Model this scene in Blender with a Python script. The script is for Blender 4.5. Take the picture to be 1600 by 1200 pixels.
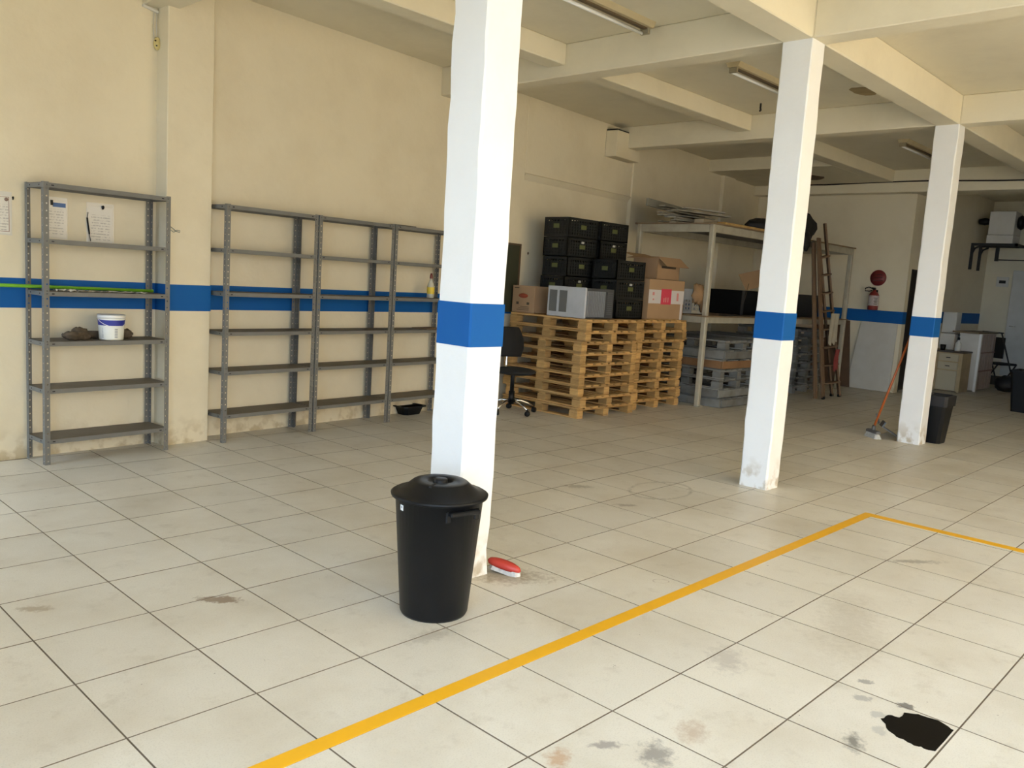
import bpy, math, random
from mathutils import Matrix, Vector
random.seed(7)
for o in list(bpy.data.objects): bpy.data.objects.remove(o)
sc = bpy.context.scene
col = sc.collection
# ------------------------------------------------------------------ camera
F_PX = 1300.2
cam = bpy.data.cameras.new('camera'); cam.sensor_fit = 'HORIZONTAL'; cam.sensor_width = 36.0
cam.lens = F_PX / 1600 * 36; cam.clip_start = 0.05; cam.clip_end = 300
co = bpy.data.objects.new('camera', cam); col.objects.link(co)
RIGHT = Vector((0.69042687, -0.7206096, 0.06350228)); DOWN = Vector((-0.04731, -0.13257402, -0.99004338)); FWD = Vector((0.72185351, 0.68054826, -0.1256247))
CAM = Vector((-1.00624, -5.22178, 1.51819))
mw = Matrix.Identity(4)
for i in range(3):
    mw[i][0] = RIGHT[i]; mw[i][1] = -DOWN[i]; mw[i][2] = -FWD[i]; mw[i][3] = CAM[i]
co.matrix_world = mw
sc.camera = co
def project(p):
    d = Vector(p) - CAM; z = d.dot(FWD)
    return (800 + F_PX * d.dot(RIGHT) / z, 600 + F_PX * d.dot(DOWN) / z, z) if z > 0.05 else None
# ------------------------------------------------------------------ world, sun, exposure
w = bpy.data.worlds.new('sky'); sc.world = w; w.use_nodes = True
bg = w.node_tree.nodes['Background']; bg.inputs[0].default_value = (0.60, 0.77, 1.0, 1); bg.inputs[1].default_value = 6.6
sun = bpy.data.lights.new('sun', 'SUN'); sun.energy = 17.5; sun.color = (1.0, 0.88, 0.66); sun.angle = 0.01
so = bpy.data.objects.new('sun', sun); col.objects.link(so)
so.rotation_euler = Vector((0.45, 0.36, 0.82)).to_track_quat('Z', 'Y').to_euler()
vs = sc.view_settings; vs.view_transform = 'Standard'; vs.look = 'None'; vs.gamma = 1.0; vs.use_curve_mapping = False
vs.exposure = 0.17
# ------------------------------------------------------------------ materials
MATS = {}
def mat(name, c, rough=0.6, metal=0.0, var=0.0, vscale=6.0, c2=None, bump=0.0, bscale=40.0, stretch=None, spec=0.5, alpha=1.0, trans=0.0, rnd=0.0):
    """principled colour with object-space noise towards c2 (wear, grain), optional fine relief"""
    if name in MATS: return MATS[name]
    m = bpy.data.materials.new(name); m.use_nodes = True; nt = m.node_tree; N = nt.nodes; L = nt.links
    b = N['Principled BSDF']; b.inputs['Base Color'].default_value = (*c, 1); b.inputs['Roughness'].default_value = rough
    b.inputs['Metallic'].default_value = metal; b.inputs['Specular IOR Level'].default_value = spec
    if alpha < 1: b.inputs['Alpha'].default_value = alpha
    if trans: b.inputs['Transmission Weight'].default_value = trans
    tc = N.new('ShaderNodeTexCoord'); mp = N.new('ShaderNodeMapping'); L.new(tc.outputs['Object'], mp.inputs[0])
    if stretch: mp.inputs['Scale'].default_value = stretch
    src = None
    if var > 0:
        nz = N.new('ShaderNodeTexNoise'); nz.inputs['Scale'].default_value = vscale; nz.inputs['Detail'].default_value = 5
        L.new(mp.outputs[0], nz.inputs['Vector'])
        rp = N.new('ShaderNodeMapRange'); rp.inputs[1].default_value = 0.35; rp.inputs[2].default_value = 0.72; rp.inputs[4].default_value = var
        L.new(nz.outputs['Fac'], rp.inputs[0])
        mx = N.new('ShaderNodeMix'); mx.data_type = 'RGBA'; mx.inputs['A'].default_value = (*c, 1)
        mx.inputs['B'].default_value = (*(c2 or tuple(x * 0.5 for x in c)), 1); L.new(rp.outputs[0], mx.inputs['Factor'])
        src = mx.outputs['Result']
    if rnd > 0:
        oi = N.new('ShaderNodeObjectInfo'); r2 = N.new('ShaderNodeMapRange'); r2.inputs[3].default_value = 1 - rnd; r2.inputs[4].default_value = 1 + rnd * 0.4
        L.new(oi.outputs['Random'], r2.inputs[0]); vm = N.new('ShaderNodeVectorMath'); vm.operation = 'SCALE'
        if src: L.new(src, vm.inputs[0])
        else: vm.inputs[0].default_value = c
        L.new(r2.outputs[0], vm.inputs['Scale']); src = vm.outputs[0]
    if src: L.new(src, b.inputs['Base Color'])
    if bump > 0:
        n2 = N.new('ShaderNodeTexNoise'); n2.inputs['Scale'].default_value = bscale; n2.inputs['Detail'].default_value = 4
        L.new(mp.outputs[0], n2.inputs['Vector']); bp = N.new('ShaderNodeBump'); bp.inputs['Strength'].default_value = bump; bp.inputs['Distance'].default_value = 0.01
        L.new(n2.outputs['Fac'], bp.inputs['Height']); L.new(bp.outputs[0], b.inputs['Normal'])
    MATS[name] = m; return m

def paint_mat(name, c, dirt, dirt_amt=0.35, low=0.5):
    """wall paint: cloudy stains, stronger grime close to the floor (splash dirt), plaster relief"""
    m = bpy.data.materials.new(name); m.use_nodes = True; nt = m.node_tree; N = nt.nodes; L = nt.links; b = N['Principled BSDF']
    b.inputs['Roughness'].default_value = 0.75; b.inputs['Specular IOR Level'].default_value = 0.25
    g = N.new('ShaderNodeNewGeometry'); sp = N.new('ShaderNodeSeparateXYZ'); L.new(g.outputs['Position'], sp.inputs[0])
    nz = N.new('ShaderNodeTexNoise'); nz.inputs['Scale'].default_value = 1.7; nz.inputs['Detail'].default_value = 7; nz.inputs['Roughness'].default_value = 0.62
    L.new(g.outputs['Position'], nz.inputs['Vector'])
    r = N.new('ShaderNodeMapRange'); r.inputs[1].default_value = 0.45; r.inputs[2].default_value = 0.85; r.inputs[4].default_value = dirt_amt; L.new(nz.outputs['Fac'], r.inputs[0])
    n3 = N.new('ShaderNodeTexNoise'); n3.inputs['Scale'].default_value = 9.0; n3.inputs['Detail'].default_value = 6; L.new(g.outputs['Position'], n3.inputs['Vector'])
    zr = N.new('ShaderNodeMapRange'); zr.inputs[1].default_value = 0.26; zr.inputs[2].default_value = 0.0; zr.inputs[3].default_value = 0.0; zr.inputs[4].default_value = low; L.new(sp.outputs['Z'], zr.inputs[0])
    n3r = N.new('ShaderNodeMapRange'); n3r.inputs[1].default_value = 0.47; n3r.inputs[2].default_value = 0.60; L.new(n3.outputs['Fac'], n3r.inputs[0])
    mu = N.new('ShaderNodeMath'); mu.operation = 'MULTIPLY'; L.new(zr.outputs[0], mu.inputs[0]); L.new(n3r.outputs[0], mu.inputs[1])
    ad = N.new('ShaderNodeMath'); ad.operation = 'ADD'; ad.use_clamp = True; L.new(r.outputs[0], ad.inputs[0]); L.new(mu.outputs[0], ad.inputs[1])
    mx = N.new('ShaderNodeMix'); mx.data_type = 'RGBA'; mx.inputs['A'].default_value = (*c, 1); mx.inputs['B'].default_value = (*dirt, 1)
    L.new(ad.outputs[0], mx.inputs['Factor']); L.new(mx.outputs['Result'], b.inputs['Base Color'])
    n2 = N.new('ShaderNodeTexNoise'); n2.inputs['Scale'].default_value = 14; n2.inputs['Detail'].default_value = 5; L.new(g.outputs['Position'], n2.inputs['Vector'])
    bp = N.new('ShaderNodeBump'); bp.inputs['Strength'].default_value = 0.25; bp.inputs['Distance'].default_value = 0.012
    L.new(n2.outputs['Fac'], bp.inputs['Height']); L.new(bp.outputs[0], b.inputs['Normal'])
    return m

def floor_mat():
    m = bpy.data.materials.new('porcelain_tile'); m.use_nodes = True; nt = m.node_tree; N = nt.nodes; L = nt.links; b = N['Principled BSDF']
    b.inputs['Roughness'].default_value = 0.42; b.inputs['Specular IOR Level'].default_value = 0.4
    g = N.new('ShaderNodeNewGeometry'); P = g.outputs['Position']
    def noise(scale, detail=4, rough=0.5):
        n = N.new('ShaderNodeTexNoise'); n.inputs['Scale'].default_value = scale; n.inputs['Detail'].default_value = detail; n.inputs['Roughness'].default_value = rough
        L.new(P, n.inputs['Vector']); return n.outputs['Fac']
    def rng(s, a, bb, c, d):
        r = N.new('ShaderNodeMapRange'); r.inputs[1].default_value = a; r.inputs[2].default_value = bb; r.inputs[3].default_value = c; r.inputs[4].default_value = d; L.new(s, r.inputs[0]); return r.outputs[0]
    def mix(a, bcol, fac):
        x = N.new('ShaderNodeMix'); x.data_type = 'RGBA'; L.new(fac, x.inputs['Factor'])
        if isinstance(a, tuple): x.inputs['A'].default_value = (*a, 1)
        else: L.new(a, x.inputs['A'])
        x.inputs['B'].default_value = (*bcol, 1); return x.outputs['Result']
    c = mix((0.72, 0.675, 0.575), (0.57, 0.52, 0.43), rng(noise(160, 2), 0.5, 0.75, 0, 0.6))   # speckle
    c = mix(c, (0.50, 0.43, 0.31), rng(noise(1.3, 6, 0.65), 0.42, 0.76, 0, 0.6))                # walked-in dirt
    c = mix(c, (0.40, 0.34, 0.25), rng(noise(5.5, 6, 0.7), 0.56, 0.78, 0, 0.5))
    c = mix(c, (0.22, 0.18, 0.14), rng(noise(24, 3, 0.7), 0.715, 0.745, 0, 0.8))               # specks
    jag = noise(30, 4, 0.7)
    sx = N.new('ShaderNodeSeparateXYZ'); L.new(P, sx.inputs[0])
    # stains lying on the floor: centre, half sizes along/ across the camera-independent axis angle, colour, amount
    for (x, y, ra, rb, ang, cc, am, soft) in STAINS:
        mp = N.new('ShaderNodeMapping'); mp.vector_type = 'TEXTURE'; mp.inputs['Location'].default_value = (x, y, 0); mp.inputs['Rotation'].default_value = (0, 0, ang)
        mp.inputs['Scale'].default_value = (ra * 1.3, rb * 1.3, 1) if am > 0 else (ra, rb, 1); L.new(P, mp.inputs[0])
        ln = N.new('ShaderNodeVectorMath'); ln.operation = 'LENGTH'
        fl = N.new('ShaderNodeVectorMath'); fl.operation = 'MULTIPLY'; fl.inputs[1].default_value = (1, 1, 0); L.new(mp.outputs[0], fl.inputs[0]); L.new(fl.outputs[0], ln.inputs[0])
        ad = N.new('ShaderNodeMath'); ad.operation = 'ADD'; L.new(ln.outputs['Value'], ad.inputs[0]); L.new(rng(jag, 0.3, 0.7, -0.45, 0.45), ad.inputs[1])
        if am < 0:   # ring
            sb = N.new('ShaderNodeMath'); sb.operation = 'SUBTRACT'; L.new(ln.outputs['Value'], sb.inputs[0]); sb.inputs[1].default_value = 0.93
            ab = N.new('ShaderNodeMath'); ab.operation = 'ABSOLUTE'; L.new(sb.outputs[0], ab.inputs[0])
            a2 = N.new('ShaderNodeMath'); a2.operation = 'ADD'; L.new(ab.outputs[0], a2.inputs[0]); L.new(rng(jag, 0.3, 0.7, -0.04, 0.10), a2.inputs[1])
            fac = rng(a2.outputs[0], 0.0, 0.11, -am, 0)
        else: fac = rng(ad.outputs[0], 1 - soft * 0.8, 1.0, min(am * 1.2, 0.9), 0)
        c = mix(c, cc, fac)
    oi = N.new('ShaderNodeObjectInfo'); vm = N.new('ShaderNodeVectorMath'); vm.operation = 'SCALE'; L.new(c, vm.inputs[0]); L.new(rng(oi.outputs['Random'], 0, 1, 0.95, 1.03), vm.inputs['Scale'])
    L.new(vm.outputs[0], b.inputs['Base Color'])
    L.new(rng(noise(3, 5), 0.3, 0.7, 0.34, 0.52), b.inputs['Roughness'])
    bp = N.new('ShaderNodeBump'); bp.inputs['Strength'].default_value = 0.12; bp.inputs['Distance'].default_value = 0.002; L.new(noise(220, 2), bp.inputs['Height']); L.new(bp.outputs[0], b.inputs['Normal'])
    return m
A = -0.70
STAINS = [(0.745, -1.841, 0.085, 0.035, A, (0.30, 0.22, 0.15), 0.75, 0.5), (0.104, -1.483, 0.065, 0.03, A, (0.34, 0.26, 0.16), 0.55, 0.7),
 (2.338, -4.123, 0.028, 0.018, A, (0.25, 0.24, 0.22), 0.6, 0.4), (2.191, -4.174, 0.03, 0.02, A, (0.3, 0.29, 0.27), 0.5, 0.4),
 (2.264, -4.306, 0.03, 0.022, A, (0.12, 0.11, 0.1), 0.7, 0.4), (1.839, -4.276, 0.06, 0.03, 0.35, (0.16, 0.15, 0.13), 0.7, 0.9),
 (2.105, -4.262, 0.03, 0.022, A, (0.4, 0.39, 0.36), 0.5, 0.4), (1.992, -4.305, 0.03, 0.02, 0.5, (0.4, 0.39, 0.36), 0.45, 0.4),
 (0.971, -3.668, 0.06, 0.035, 0.5, (0.45, 0.25, 0.12), 0.55, 0.9), (1.156, -3.721, 0.05, 0.022, A, (0.32, 0.29, 0.26), 0.7, 0.6),
 (1.235, -3.864, 0.075, 0.05, 0.5, (0.30, 0.28, 0.25), 0.75, 0.8), (1.458, -3.866, 0.08, 0.05, 0.4, (0.42, 0.30, 0.20), 0.5, 1.0),
 (2.893, -3.848, 0.42, 0.14, 0.35, (0.42, 0.36, 0.27), 0.30, 1.0), (4.288, -1.848, 0.33, 0.22, 0.1, (0.27, 0.24, 0.17), -0.6, 0.2),
 (3.818, -1.418, 0.11, 0.05, A, (0.28, 0.24, 0.17), 0.5, 0.8), (2.624, -2.957, 0.045, 0.03, A, (0.25, 0.15, 0.10), -0.8, 0.3),
 (4.174, -3.713, 0.17, 0.03, A, (0.25, 0.22, 0.17), 0.55, 0.8), (2.067, -3.654, 0.12, 0.07, 0.5, (0.42, 0.38, 0.33), 0.5, 0.9),
 (3.70, -1.95, 0.07, 0.03, A, (0.25, 0.2, 0.14), 0.5, 0.7), (2.02, -2.42, 0.22, 0.10, A, (0.26, 0.2, 0.12), 0.6, 1.0), (1.25, -2.72, 0.12, 0.05, 0.0, (0.35, 0.31, 0.24), 0.4, 0.9)]

CREAM = paint_mat('warm_tinted_wall_paint', (0.73, 0.655, 0.485), (0.48, 0.39, 0.24), 0.30, 0.85)  # warm bounce light put into the colour; pillars keep it whiter
CEIL = paint_mat('ceiling_paint', (0.75, 0.68, 0.51), (0.50, 0.44, 0.32), 0.35, 0.0)
WHITEP = paint_mat('white_pillar_paint', (0.83, 0.825, 0.80), (0.46, 0.38, 0.26), 0.12, 0.95)
BLUE = mat('blue_band_paint', (0.007, 0.095, 0.33), 0.6, var=0.5, vscale=4, c2=(0.009, 0.11, 0.33), spec=0.15)
TILE = floor_mat()
GROUT = mat('grout', (0.22, 0.17, 0.115), 0.9, var=0.4)
STEEL = mat('grey_painted_steel', (0.165, 0.165, 0.155), 0.5, var=0.5, vscale=9, c2=(0.135, 0.125, 0.105), spec=0.35)
SHELFTOP = mat('dusty_shelf_steel', (0.17, 0.15, 0.12), 0.65, var=0.8, vscale=5, c2=(0.15, 0.115, 0.08), spec=0.3)
DARKHOLE = mat('dark_slot', (0.01, 0.01, 0.01), 0.9)
BLACKP = mat('black_plastic', (0.0055, 0.006, 0.007), 0.42, var=0.3, vscale=3, c2=(0.009, 0.0095, 0.0105), spec=0.22)
BLACKC = mat('black_crate_plastic', (0.005, 0.006, 0.006), 0.6, var=0.2)
PINE = mat('pine_pallet_wood', (0.60, 0.37, 0.135), 0.75, var=0.8, vscale=5, c2=(0.40, 0.21, 0.07), stretch=(2, 2, 9), rnd=0.4, bump=0.2)
GREYW = mat('grey_painted_pallet_wood', (0.235, 0.24, 0.225), 0.8, var=0.8, vscale=5, c2=(0.14, 0.125, 0.10), rnd=0.4)
BROWNW = mat('brown_board_wood', (0.30, 0.16, 0.07), 0.75, var=0.7, vscale=4, c2=(0.2, 0.1, 0.045), rnd=0.3)
LADDERW = mat('old_ladder_wood', (0.17, 0.105, 0.06), 0.75, var=0.7, vscale=6, c2=(0.11, 0.065, 0.035), stretch=(3, 3, 0.6))
CARD = mat('cardboard', (0.42, 0.27, 0.15), 0.85, var=0.5, vscale=3, c2=(0.34, 0.21, 0.115), rnd=0.15)
RACKM = mat('cream_rack_steel', (0.42, 0.39, 0.30), 0.55, var=0.7, vscale=7, c2=(0.30, 0.26, 0.19))
PLY = mat('plywood', (0.42, 0.30, 0.16), 0.8, var=0.6, c2=(0.3, 0.2, 0.1))
WHITEPL = mat('white_plastic', (0.80, 0.80, 0.78), 0.4)
OFFW = mat('off_white_enamel', (0.62, 0.60, 0.54), 0.45, var=0.4, c2=(0.5, 0.47, 0.4))
CHROME = mat('chrome', (0.75, 0.75, 0.75), 0.18, metal=1.0)
YELLOW = mat('yellow_floor_tape', (0.86, 0.44, 0.012), 0.5, var=0.35, vscale=14, c2=(0.74, 0.40, 0.02))
# ------------------------------------------------------------------ mesh builder
class MB:
    def __init__(s): s.v = []; s.f = []; s.mi = []; s.sm = []
    def add(s, vs_, fs, mi=0, smooth=False, M=None):
        n = len(s.v); s.v += [tuple(M @ Vector(p)) if M else tuple(p) for p in vs_]
        for f in fs: s.f.append(tuple(i + n for i in f)); s.mi.append(mi); s.sm.append(smooth)
        return s
    def box(s, x0, x1, y0, y1, z0, z1, b=0.0, mi=0, M=None):
        if b <= 0:
            v = [(x, y, z) for z in (z0, z1) for y in (y0, y1) for x in (x0, x1)]
            return s.add(v, [(0, 2, 3, 1), (4, 5, 7, 6), (0, 1, 5, 4), (2, 6, 7, 3), (0, 4, 6, 2), (1, 3, 7, 5)], mi, False, M)
        v = []; X = (x0, x1); Y = (y0, y1); Z = (z0, z1); idx = {}
        for i in (0, 1):
            for j in (0, 1):
                for k in (0, 1):
                    sx, sy, sz = (1 if i == 0 else -1) * b, (1 if j == 0 else -1) * b, (1 if k == 0 else -1) * b
                    for a, p in (('x', (X[i], Y[j] + sy, Z[k] + sz)), ('y', (X[i] + sx, Y[j], Z[k] + sz)), ('z', (X[i] + sx, Y[j] + sy, Z[k]))):
                        idx[(i, j, k, a)] = len(v); v.append(p)
        q = lambda *t: tuple(idx[e] for e in t)
        f = []
        for i in (0, 1): f.append(q((i, 0, 0, 'x'), (i, 1, 0, 'x'), (i, 1, 1, 'x'), (i, 0, 1, 'x'))); f.append(q((0, i, 0, 'y'), (1, i, 0, 'y'), (1, i, 1, 'y'), (0, i, 1, 'y'))); f.append(q((0, 0, i, 'z'), (1, 0, i, 'z'), (1, 1, i, 'z'), (0, 1, i, 'z')))
        for i in (0, 1):
            for j in (0, 1):
                f.append(q((i, j, 0, 'x'), (i, j, 1, 'x'), (i, j, 1, 'y'), (i, j, 0, 'y')))
                f.append(q((i, 0, j, 'x'), (i, 1, j, 'x'), (i, 1, j, 'z'), (i, 0, j, 'z')))
                f.append(q((0, i, j, 'y'), (1, i, j, 'y'), (1, i, j, 'z'), (0, i, j, 'z')))
                for k in (0, 1): f.append(q((i, j, k, 'x'), (i, j, k, 'y'), (i, j, k, 'z')))
        return s.add(v, f, mi, False, M)
    def tube(s, pts, r, n=8, mi=0, caps=True, M=None, smooth=True):
        pts = [Vector(p) for p in pts]; rs = r if isinstance(r, (list, tuple)) else [r] * len(pts); v = []; f = []
        up = None
        for i, p in enumerate(pts):
            d = (pts[min(i + 1, len(pts) - 1)] - pts[max(i - 1, 0)]).normalized()
            if up is None: up = Vector((0, 0, 1)) if abs(d.z) < 0.9 else Vector((1, 0, 0))
            a = d.cross(up).normalized(); b2 = d.cross(a).normalized(); up = -b2 if False else up
            for k in range(n):
                t = 2 * math.pi * k / n; v.append(p + rs[i] * (math.cos(t) * a + math.sin(t) * b2))
        for i in range(len(pts) - 1):
            for k in range(n): f.append((i * n + k, i * n + (k + 1) % n, (i + 1) * n + (k + 1) % n, (i + 1) * n + k))
        s.add(v, f, mi, smooth, M)
        if caps:
            m = len(pts) - 1; s.add(v[:n], [tuple(range(n))], mi, False, M); s.add(v[m * n:], [tuple(range(n))], mi, False, M)
        return s
    def lathe(s, prof, n=32, mi=0, M=None, smooth=True, sx=1.0, sy=1.0):
        v = []; f = []
        for (r, z) in prof:
            for k in range(n): t = 2 * math.pi * k / n; v.append((r * math.cos(t) * sx, r * math.sin(t) * sy, z))
        for i in range(len(prof) - 1):
            for k in range(n): f.append((i * n + k, i * n + (k + 1) % n, (i + 1) * n + (k + 1) % n, (i + 1) * n + k))
        return s.add(v, f, mi, smooth, M)
    def prism(s, poly, z0, z1, mi=0, M=None):
        n = len(poly); v = [(x, y, z0) for x, y in poly] + [(x, y, z1) for x, y in poly]
        f = [tuple(range(n)), tuple(range(n, 2 * n))] + [(i, (i + 1) % n, n + (i + 1) % n, n + i) for i in range(n)]
        return s.add(v, f, mi, False, M)
    def blob(s, c, r, n=14, m=9, jit=0.15, mi=0, seed=1, flat=None, M=None):
        rd = random.Random(seed); v = []; f = []
        for i in range(m + 1):
            th = math.pi * i / m
            for k in range(n):
                ph = 2 * math.pi * k / n; j = 1 + (rd.uniform(-jit, jit) if 0 < i < m else 0)
                p = Vector((c[0] + r[0] * j * math.sin(th) * math.cos(ph), c[1] + r[1] * j * math.sin(th) * math.sin(ph), c[2] + r[2] * j * math.cos(th)))
                if flat is not None and p.z < flat: p.z = flat
                v.append(p)
        for i in range(m):
            for k in range(n): f.append((i * n + k, i * n + (k + 1) % n, (i + 1) * n + (k + 1) % n, (i + 1) * n + k))
        return s.add(v, f, mi, True, M)
    def mesh(s, name, mats):
        me = bpy.data.meshes.new(name); me.from_pydata(s.v, [], s.f); me.validate(verbose=False)
        import bmesh
        bm = bmesh.new(); bm.from_mesh(me); bmesh.ops.remove_doubles(bm, verts=bm.verts, dist=1e-6); bmesh.ops.recalc_face_normals(bm, faces=bm.faces)
        bm.to_mesh(me); bm.free()
        for m in (mats if isinstance(mats, (list, tuple)) else [mats]): me.materials.append(m)
        if len(me.polygons) == len(s.f):
            me.polygons.foreach_set('material_index', s.mi); me.polygons.foreach_set('use_smooth', s.sm)
        me.update(); return me
def link(name, me, parent=None, M=None):
    o = bpy.data.objects.new(name, me); col.objects.link(o)
    if parent: o.parent = parent
    if M is not None: o.matrix_basis = M
    return o
def obj(name, mb, mats, parent=None, M=None): return link(name, mb.mesh(name, mats), parent, M)
def tag(o, label, cat, group=None):
    o['label'] = label; o['category'] = cat
    if group: o['group'] = group
    return o
def thing(name, label, cat, M=None, group=None): return tag(link(name, None, None, M), label, cat, group)
def struct(o): o['kind'] = 'structure'; return o
def T(x, y, z, rz=0.0, rx=0.0, ry=0.0): return Matrix.Translation((x, y, z)) @ Matrix.Rotation(rz, 4, 'Z') @ Matrix.Rotation(ry, 4, 'Y') @ Matrix.Rotation(rx, 4, 'X')
def copy_tree(o, parent=None):
    c = o.copy(); col.objects.link(c); c.parent = parent
    for ch in o.children: copy_tree(ch, c)
    return c
ORD = ['lowest', 'second', 'third', 'fourth', 'fifth', 'sixth', 'seventh', 'eighth', 'topmost']
# left wall runs a little skew to the tile grid
WA = math.radians(5.2); W0 = Vector((0.868, 1.39, 0)); CW = math.cos(WA)
def wall_y(x): return W0.y + (x - W0.x) * math.tan(WA)
def WM(x, off=0.0, z=0.0):   # local x along the wall, local -y into the room; off = distance from the wall plane into the room
    return Matrix.Translation((x + off * math.sin(WA), wall_y(x) - off * CW, z)) @ Matrix.Rotation(WA, 4, 'Z')
# ------------------------------------------------------------------ floor
P_ = 0.45; G = 0.0024
fl = struct(obj('floor', MB().box(-1.7, 18.4, -7.7, 3.2, -0.25, -0.0035), GROUT))
tm = MB(); h = P_ / 2 - G; c_ = 0.0008
tv = [(-h, -h, -0.0035), (h, -h, -0.0035), (h, h, -0.0035), (-h, h, -0.0035), (-h, -h, -c_), (h, -h, -c_), (h, h, -c_), (-h, h, -c_), (-h + c_, -h + c_, 0), (h - c_, -h + c_, 0), (h - c_, h - c_, 0), (-h + c_, h - c_, 0)]
tf = [(8, 9, 10, 11)] + [(i, (i + 1) % 4, 4 + (i + 1) % 4, 4 + i) for i in range(4)] + [(4 + i, 4 + (i + 1) % 4, 8 + (i + 1) % 4, 8 + i) for i in range(4)]
tm.add(tv, tf[:1]); tm.add(tv, tf[1:], 1); tile_me = tm.mesh('tile', [TILE, GROUT])
cand = []
for i in range(-4, 41):
    for j in range(-7, 17):
        x = (i + 0.5) * P_; y = -(j + 0.5) * P_
        if x < -1.65 or x > 18.2 or y < -7.6 or y > wall_y(x) + 0.2: continue
        cs = [project((x + a * h, y + b * h, 0)) for a, b in ((-1, -1), (1, -1), (1, 1), (-1, 1))]
        vis = False; area = 0
        if all(cs):
            u0 = min(c[0] for c in cs); u1 = max(c[0] for c in cs); v0 = min(c[1] for c in cs); v1 = max(c[1] for c in cs)
            vis = u1 > 0 and u0 < 1600 and v1 > 0 and v0 < 1200
            area = abs(sum(cs[k][0] * cs[(k + 1) % 4][1] - cs[(k + 1) % 4][0] * cs[k][1] for k in range(4))) / 2
        cand.append((area if vis else 0, x, y))
cand.sort(reverse=True)
rest = MB()
for k, (a, x, y) in enumerate(cand):
    dz = random.uniform(-0.0004, 0.0004)
    if k < 300 and a > 0: link('tile', tile_me, fl, T(x, y, dz))
    else: rest.add(tv, tf[:1], M=T(x, y, dz)); rest.add(tv, tf[1:], 1, M=T(x, y, dz))
rt = obj('floor_tiles', rest, [TILE, GROUT], fl); rt['kind'] = 'stuff'
# ground outside the open front, sunlit yard concrete
YARD = mat('yard_concrete', (0.68, 0.58, 0.43), 0.9, var=0.4, vscale=0.7)
struct(obj('ground', MB().box(-1.72, 60, -60, -7.72, -0.3, -0.03), YARD))
struct(obj('road', MB().box(-60, -1.72, -60, 60, -0.3, -0.03), mat('grey_paving', (0.30, 0.29, 0.27), 0.9, var=0.4, vscale=0.7)))
struct(obj('outdoor_bounce_wall', MB().box(-1.9, 40, -13.3, -13.0, -0.3, 6.5), mat('bounce_wall_ochre', (0.74, 0.60, 0.40), 0.85, var=0.3, vscale=0.7)))  # unseen wall added to block sky and bounce warm light in from the right
# ------------------------------------------------------------------ ceiling and beams
ZS, ZB = 3.69, 3.40
ce = struct(obj('ceiling', MB().box(-1.9, 18.4, -7.9, 3.2, ZS, ZS + 0.22), CEIL))
def beam(x0, x1, y0, y1, zb=ZB, zt=ZS): return obj('beam', MB().box(x0, x1, y0, y1, zb, zt, 0.008), CEIL, ce)
PY0, PY1 = -2.335, -2.095
for (x0, x1) in ((1.75, 1.98), (5.02, 5.24), (8.56, 8.78)):
    beam(x0, x1, PY1, wall_y(x0) + 0.02); beam(x0, x1, -7.6, PY0)
beam(13.45, 14.0, -7.6, 2.6, 3.33)
xs = [-1.5, 1.75, 1.98, 5.02, 5.24, 8.56, 8.78, 13.45]
for k in range(0, 8, 2):
    beam(xs[k], xs[k + 1], PY0, PY1)
    beam(xs[k], xs[k + 1], 0.04, 0.25, 3.5)
    beam(xs[k], xs[k + 1], -4.75, -4.55, 3.5)
for (x0, x1) in ((1.75, 1.98), (5.02, 5.24), (8.56, 8.78)): obj('beam_joint', MB().box(x0 - 0.004, x1 + 0.004, PY0 - 0.004, PY1 + 0.004, ZB, ZS), CEIL, ce)
obj('dropped_panel', MB().box(11.5, 13.45, 0.25, 2.55, 3.50, ZS), CEIL, ce)
pts = [(12.55 + 0.33 * math.cos(t) * random.uniform(0.7, 1.2), 1.1 + 0.28 * math.sin(t) * random.uniform(0.7, 1.2)) for t in [2 * math.pi * k / 13 for k in range(13)]]
obj('broken_plaster', MB().prism(pts, 3.492, 3.505), mat('broken_plaster_brown', (0.16, 0.10, 0.055), 0.95, var=0.8, vscale=12, c2=(0.05, 0.03, 0.02)), ce)
pts = [(7.95 + 0.20 * math.cos(t) * random.uniform(0.85, 1.1), -1.55 + 0.12 * math.sin(t) * random.uniform(0.85, 1.1)) for t in [2 * math.pi * k / 14 for k in range(14)]]
obj('water_stain', MB().prism(pts, ZS - 0.006, ZS + 0.002), mat('ceiling_patch_brown', (0.40, 0.29, 0.14), 0.9, var=0.6), ce)
# ------------------------------------------------------------------ walls
wl = struct(obj('wall_left', MB().box(-2.6, 13.1, 0, 0.25, -0.1, 3.75), CREAM, None, WM(0.868)))
wl.matrix_basis = WM(0.868)
def on_wall(name, x0, x1, z0, z1, proud, m=CREAM, b=0.006):
    a = (x0 - W0.x) / CW; c = (x1 - W0.x) / CW
    return obj(name, MB().box(a, c, -proud, 0.01, z0, z1, b), m, wl)
on_wall('pilaster', 1.87, 2.26, -0.05, 3.70, 0.16)
on_wall('pilaster', 6.08, 6.50, -0.05, 3.70, 0.035)
on_wall('pilaster', 8.98, 9.36, -0.05, 3.70, 0.06)
on_wall('pilaster', 12.0, 12.45, -0.05, 3.70, 0.06)
on_wall('upper_wall', 6.50, 8.98, 2.785, 3.70, 0.035)
on_wall('boxed_ledge', 8.24, 8.86, 3.25, 3.60, 0.21)
obj('gap', MB().box((8.232 - W0.x) / CW, (8.245 - W0.x) / CW, -0.035, 0, 3.25, 3.615).box((8.24 - W0.x) / CW, (8.86 - W0.x) / CW, -0.205, 0, 3.598, 3.614), DARKHOLE, wl)
a_, b_ = (6.50 - W0.x) / CW, (8.98 - W0.x) / CW
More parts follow.
